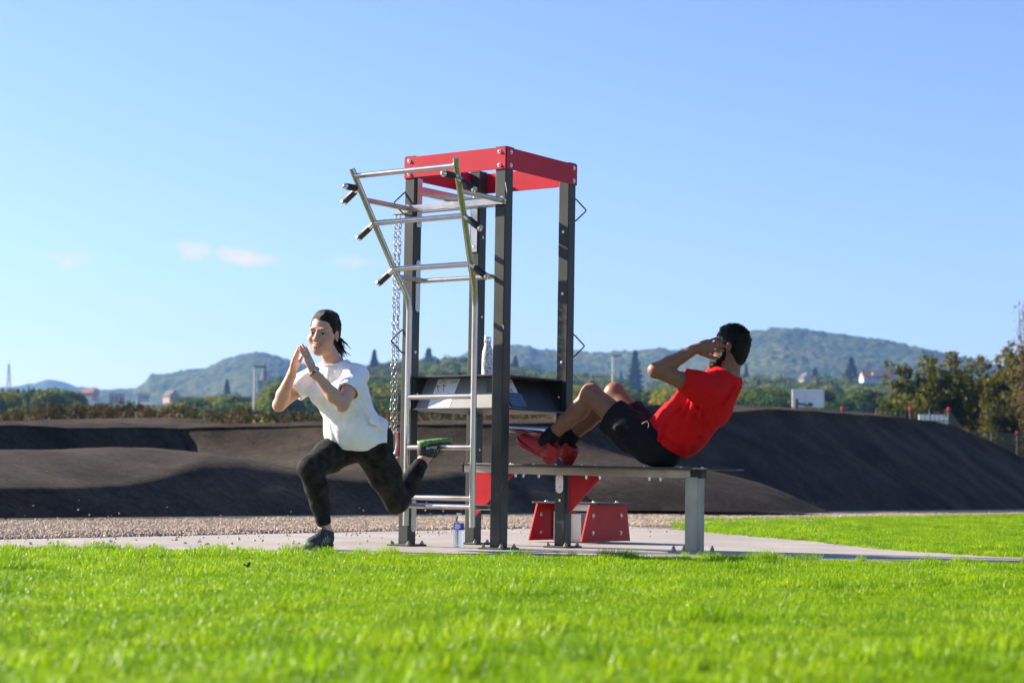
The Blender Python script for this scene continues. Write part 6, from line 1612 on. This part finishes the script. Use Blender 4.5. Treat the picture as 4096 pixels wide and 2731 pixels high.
MB().tube([at(1474, 973, 11.80), at(1480, 969, 11.795), at(1486, 967, 11.79), at(1489, 971, 11.79), at(1490, 977, 11.79), at(1488, 982, 11.80)], .0014, 6).build('drawstring', 'paper', man)
# socks
pm('shoe_red', (0.40, 0.008, 0.014), .55, var=.12, scale=25, bump=.15, bscale=280); pm('shoe_red_sole', (0.30, 0.012, 0.022), .5, var=.1, scale=30)
def sock(K_, A_k, heel):
    S = SDF(A_k - .14, A_k + .14, .0045); d = nrm(K_ - A_k)
    S.chain([A_k + d * .12, A_k + d * .02, A_k - d * .05], [.050, .045, .045], .02); S.wave(.0025, 70, 41); S.cut(A_k + d * .068, d); S.cut(A_k - d * .055, -d)
    S.build('sock', 'sock_black', man, 1)
benchz = lambda p: bz(0.0)
for K_, A_k, sg in ((mKL, mAL, 1), (mKR, mAR, -1)):
    sock(K_, A_k, None)
    f = nrm(EU * .86 + EZ * .50 + EV * (-.05 * sg)); u = nrm(np.cross(f, np.cross(EZ, f))); 
    heel = at(1270, 1070, 12.21) if sg > 0 else at(1312, 1070.5, 12.37)
    o, X = shoe(man, heel, f, u, 'shoe_red', 'shoe_red_sole', None, .31, 1.05)
    A3 = frame(f, u)
    for i in range(5):
        x = .118 + i * .019; z = .106 - i * .0115
        MB().tube([X((x - .004, -.028, z - .008)), X((x, 0, z + .004)), X((x - .004, .028, z - .008))], .0028, 5).build('lace', 'shoe_red_sole', o)
    if sg > 0:
        me = fmesh('shoe_lettering', 'PUMA', .026); side = A3[1] if A3[1][1] < 0 else -A3[1]
        ex = nrm(-A3[2] * .9 + A3[0] * .35); ex = nrm(ex - (ex @ side) * side); ey = np.cross(side, ex)
        me.transform(Matrix(np.array([[*ex, 0], [*ey, 0], [*side, 0], [0, 0, 0, 1]]).T.tolist()))
        q = link('shoe_lettering', me, 'ink', o); sl = 1 if (A3[1] @ side) > 0 else -1
        q.location = Vector([float(w_) for w_ in (X((.085, sl * .0475, .055)) - ORG[man.name])])

# ------------------------------------------------------------------ lawns
pm('lawn_soil', (0.028, 0.035, 0.010), .95, var=.3, scale=12)
lp = [(-14, -2), (14, -2), (14, 10.4)] + [(x, y) for x, y in reversed(FRONT)] + [(-14, 10.6)]
tag(MB().prism(lp, (0, 0, -.04), (1, 0, 0), (0, 1, 0), (0, 0, 1), .03).build('lawn', 'lawn_soil', base=(0, 0, 0), smooth=None), kind='structure')
q0, q1, q2 = ab(9.5, -2.8), ab(34, -2.7), ab(34, -26)
BL = RIGHT[:-1] + [(q0[0], q0[1]), (q1[0], q1[1]), (24.0, 34.0), (16.0, 11.0)]
tag(MB().prism(BL, (0, 0, -.035), (1, 0, 0), (0, 1, 0), (0, 0, 1), .03).build('back_lawn', 'lawn_soil', base=(0, 0, 0), smooth=None), kind='structure')
leafmat('grass_blade', [(0.115, 0.25, 0.002), (0.21, 0.38, 0.002), (0.28, 0.45, 0.003), (0.38, 0.50, 0.010)], .5, rough=.42, spec=.4, fine=30, randw=.55)
def clump(seed, n, rad, hmin, hmax, wid):
    r = np.random.default_rng(seed); a = r.uniform(0, 6.283, n); rr = rad * np.sqrt(r.uniform(0, 1, n)); b = np.stack([rr * np.cos(a), rr * np.sin(a), np.zeros(n)], 1)
    h = r.uniform(hmin, hmax, n) * r.choice([.7, 1, 1, 1.15], n); az = r.uniform(0, 6.283, n); ln = r.uniform(.15, .95, n) * h * .9
    d = np.stack([np.cos(az), np.sin(az), np.zeros(n)], 1); s = np.stack([-np.sin(az), np.cos(az), np.zeros(n)], 1) * (wid * r.uniform(.7, 1.3, n) / 2)[:, None]; up = np.array([0, 0, 1.])
    m1 = b + d * (ln * .25)[:, None] + up * (h * .55)[:, None]; m2 = b + d * (ln * .62)[:, None] + up * (h * .86)[:, None]; t = b + d * ln[:, None] + up * (h * r.uniform(.82, 1.0, n))[:, None]
    V = np.stack([b - s, b + s, m1 - s * .95, m1 + s * .95, m2 - s * .7, m2 + s * .7, t], 1).reshape(-1, 3); F = []
    for i in range(n):
        k = 7 * i; F += [(k, k + 1, k + 3, k + 2), (k + 2, k + 3, k + 5, k + 4), (k + 4, k + 5, k + 6)]
    me = bpy.data.meshes.new('grass_tuft'); me.from_pydata(V.tolist(), [], F); me.polygons.foreach_set('use_smooth', [True] * len(F)); me.update(); return me
GP = [proto('grass_tuft', clump(80 + i, 640, .15, .022, .050, .0023), 'grass_blade') for i in range(4)] + [proto('grass_tuft', clump(90 + i, 260, .10, .045, .088, .0027), 'grass_blade') for i in range(2)]
def inside(P, poly):
    x, y = P[:, 0], P[:, 1]; c = np.zeros(len(P), bool); n = len(poly)
    for i in range(n):
        (x0, y0), (x1, y1) = poly[i], poly[(i + 1) % n]
        m = ((y0 > y) != (y1 > y)) & (x < (x1 - x0) * (y - y0) / ((y1 - y0) if y1 != y0 else 1e-9) + x0); c ^= m
    return c
def lawn_pts(poly, x0, x1, y0, y1, sp):
    gx, gy = np.meshgrid(np.arange(x0, x1, sp), np.arange(y0, y1, sp)); P = np.stack([gx.ravel(), gy.ravel()], 1) + rng.uniform(-.5, .5, (gx.size, 2)) * sp
    P = P[inside(P, poly)]; return P[np.abs(P[:, 0] / P[:, 1]) < .30 + .5 / P[:, 1]]
def lawn(name, P, label, sxy, tuft):
    n = len(P); hz = .85 + .35 * pnoise(P[:, 0] * 1.1, P[:, 1] * 1.1, 12, 3) + rng.uniform(-.1, .1, n)
    I = rng.integers(0, 4, n); tm = (pnoise(P[:, 0] * 1.7, P[:, 1] * 1.7, 15, 2) > .25) & (rng.uniform(0, 1, n) < tuft); I[tm] = rng.integers(4, 6, tm.sum())
    S_ = np.stack([np.full(n, sxy), np.full(n, sxy), np.clip(hz, .5, 1.35)], 1)
    R_ = np.stack([rng.normal(0, .05, n), rng.normal(0, .05, n), rng.uniform(0, 6.28, n)], 1)
    z = -.027 + .012 * pnoise(P[:, 0] * .8, P[:, 1] * .8, 17, 2)
    scatter(name, np.concatenate([P, z[:, None]], 1), S_, R_, I, GP, label=label, cat='grass')
P1 = lawn_pts(lp, -4.2, 4.6, 2.55, 11.3, .118)
lawn('grass', P1, 'bright green foreground lawn in front of the slab', 1.0, .35)
E3 = []
for (x0, y0), (x1, y1) in list(zip(FRONT[:-1], FRONT[1:])) + list(zip(RIGHT[:-2], RIGHT[1:-1])):
    L_ = math.hypot(x1 - x0, y1 - y0)
    for t in np.arange(0, 1, .07 / L_):
        if rng.uniform() < .75: E3.append((x0 + (x1 - x0) * t + rng.normal(0, .03), y0 + (y1 - y0) * t + rng.normal(0, .035)))
E3 = np.array(E3); n3 = len(E3)
scatter('edge_grass', np.concatenate([E3, np.full((n3, 1), -.02)], 1), np.stack([rng.uniform(.25, .7, n3)] * 2 + [rng.uniform(.35, .95, n3)], 1), np.stack([rng.normal(0, .1, n3), rng.normal(0, .1, n3), rng.uniform(0, 6.28, n3)], 1), rng.integers(4, 6, n3), GP, label='ragged grass fringe along the edges of the slab', cat='grass')
P2 = np.concatenate([lawn_pts(BL, 1.5, 8, 11.2, 20, .15), lawn_pts(BL, 1.5, 16, 20, 34, .21), lawn_pts(BL, 2.5, 24, 34, 47, .30)])
lawn('back_grass', P2, 'bright green lawn beyond the slab on the right', 1.35, .25)
# a dead leaf and dry stalks in the grass
pm('dry_stalk', (0.16, 0.085, 0.035), .8, var=.2); pm('dead_leaf', (0.035, 0.022, 0.014), .8, var=.3, scale=60)
c = gnd(567, 1299, .055); lf = []
for i in range(12): a = i * math.pi / 6; lf.append(c + np.array([.013 * math.cos(a) * (1.3 if i % 2 else .8), .012 * math.sin(a), .006 * math.sin(2 * a) + .004 * (i % 3) + .006 * math.sin(a)]))
tag(MB().add(lf + [c], [(i, (i + 1) % 12, 12) for i in range(12)] + [(12, (i + 1) % 12, i) for i in range(12)]).build('fallen_leaf', 'dead_leaf', smooth=None), 'small dark curled leaf lying on the front lawn at left', 'leaf')
for (px, py, ex, ey, lab) in ((1783, 1392, 1818, 1332, 'thin brown dry stalk in the front lawn at right'), (48, 1296, 72, 1283, 'dry straw lying in the front lawn at far left'), (318, 1284, 326, 1262, 'upright dark stalk at the lawn edge near the left')):
    a = gnd(px, py, .03); b = at(ex, ey, a[1] + .02)
    tag(MB().tube([a - [0, 0, .04], a * .5 + b * .5 + [.012, 0, .0], b], [.0018, .0016, .0008], 6).build('dry_stalk', 'dry_stalk'), lab, 'stalk', 'dry stalks in the lawn')
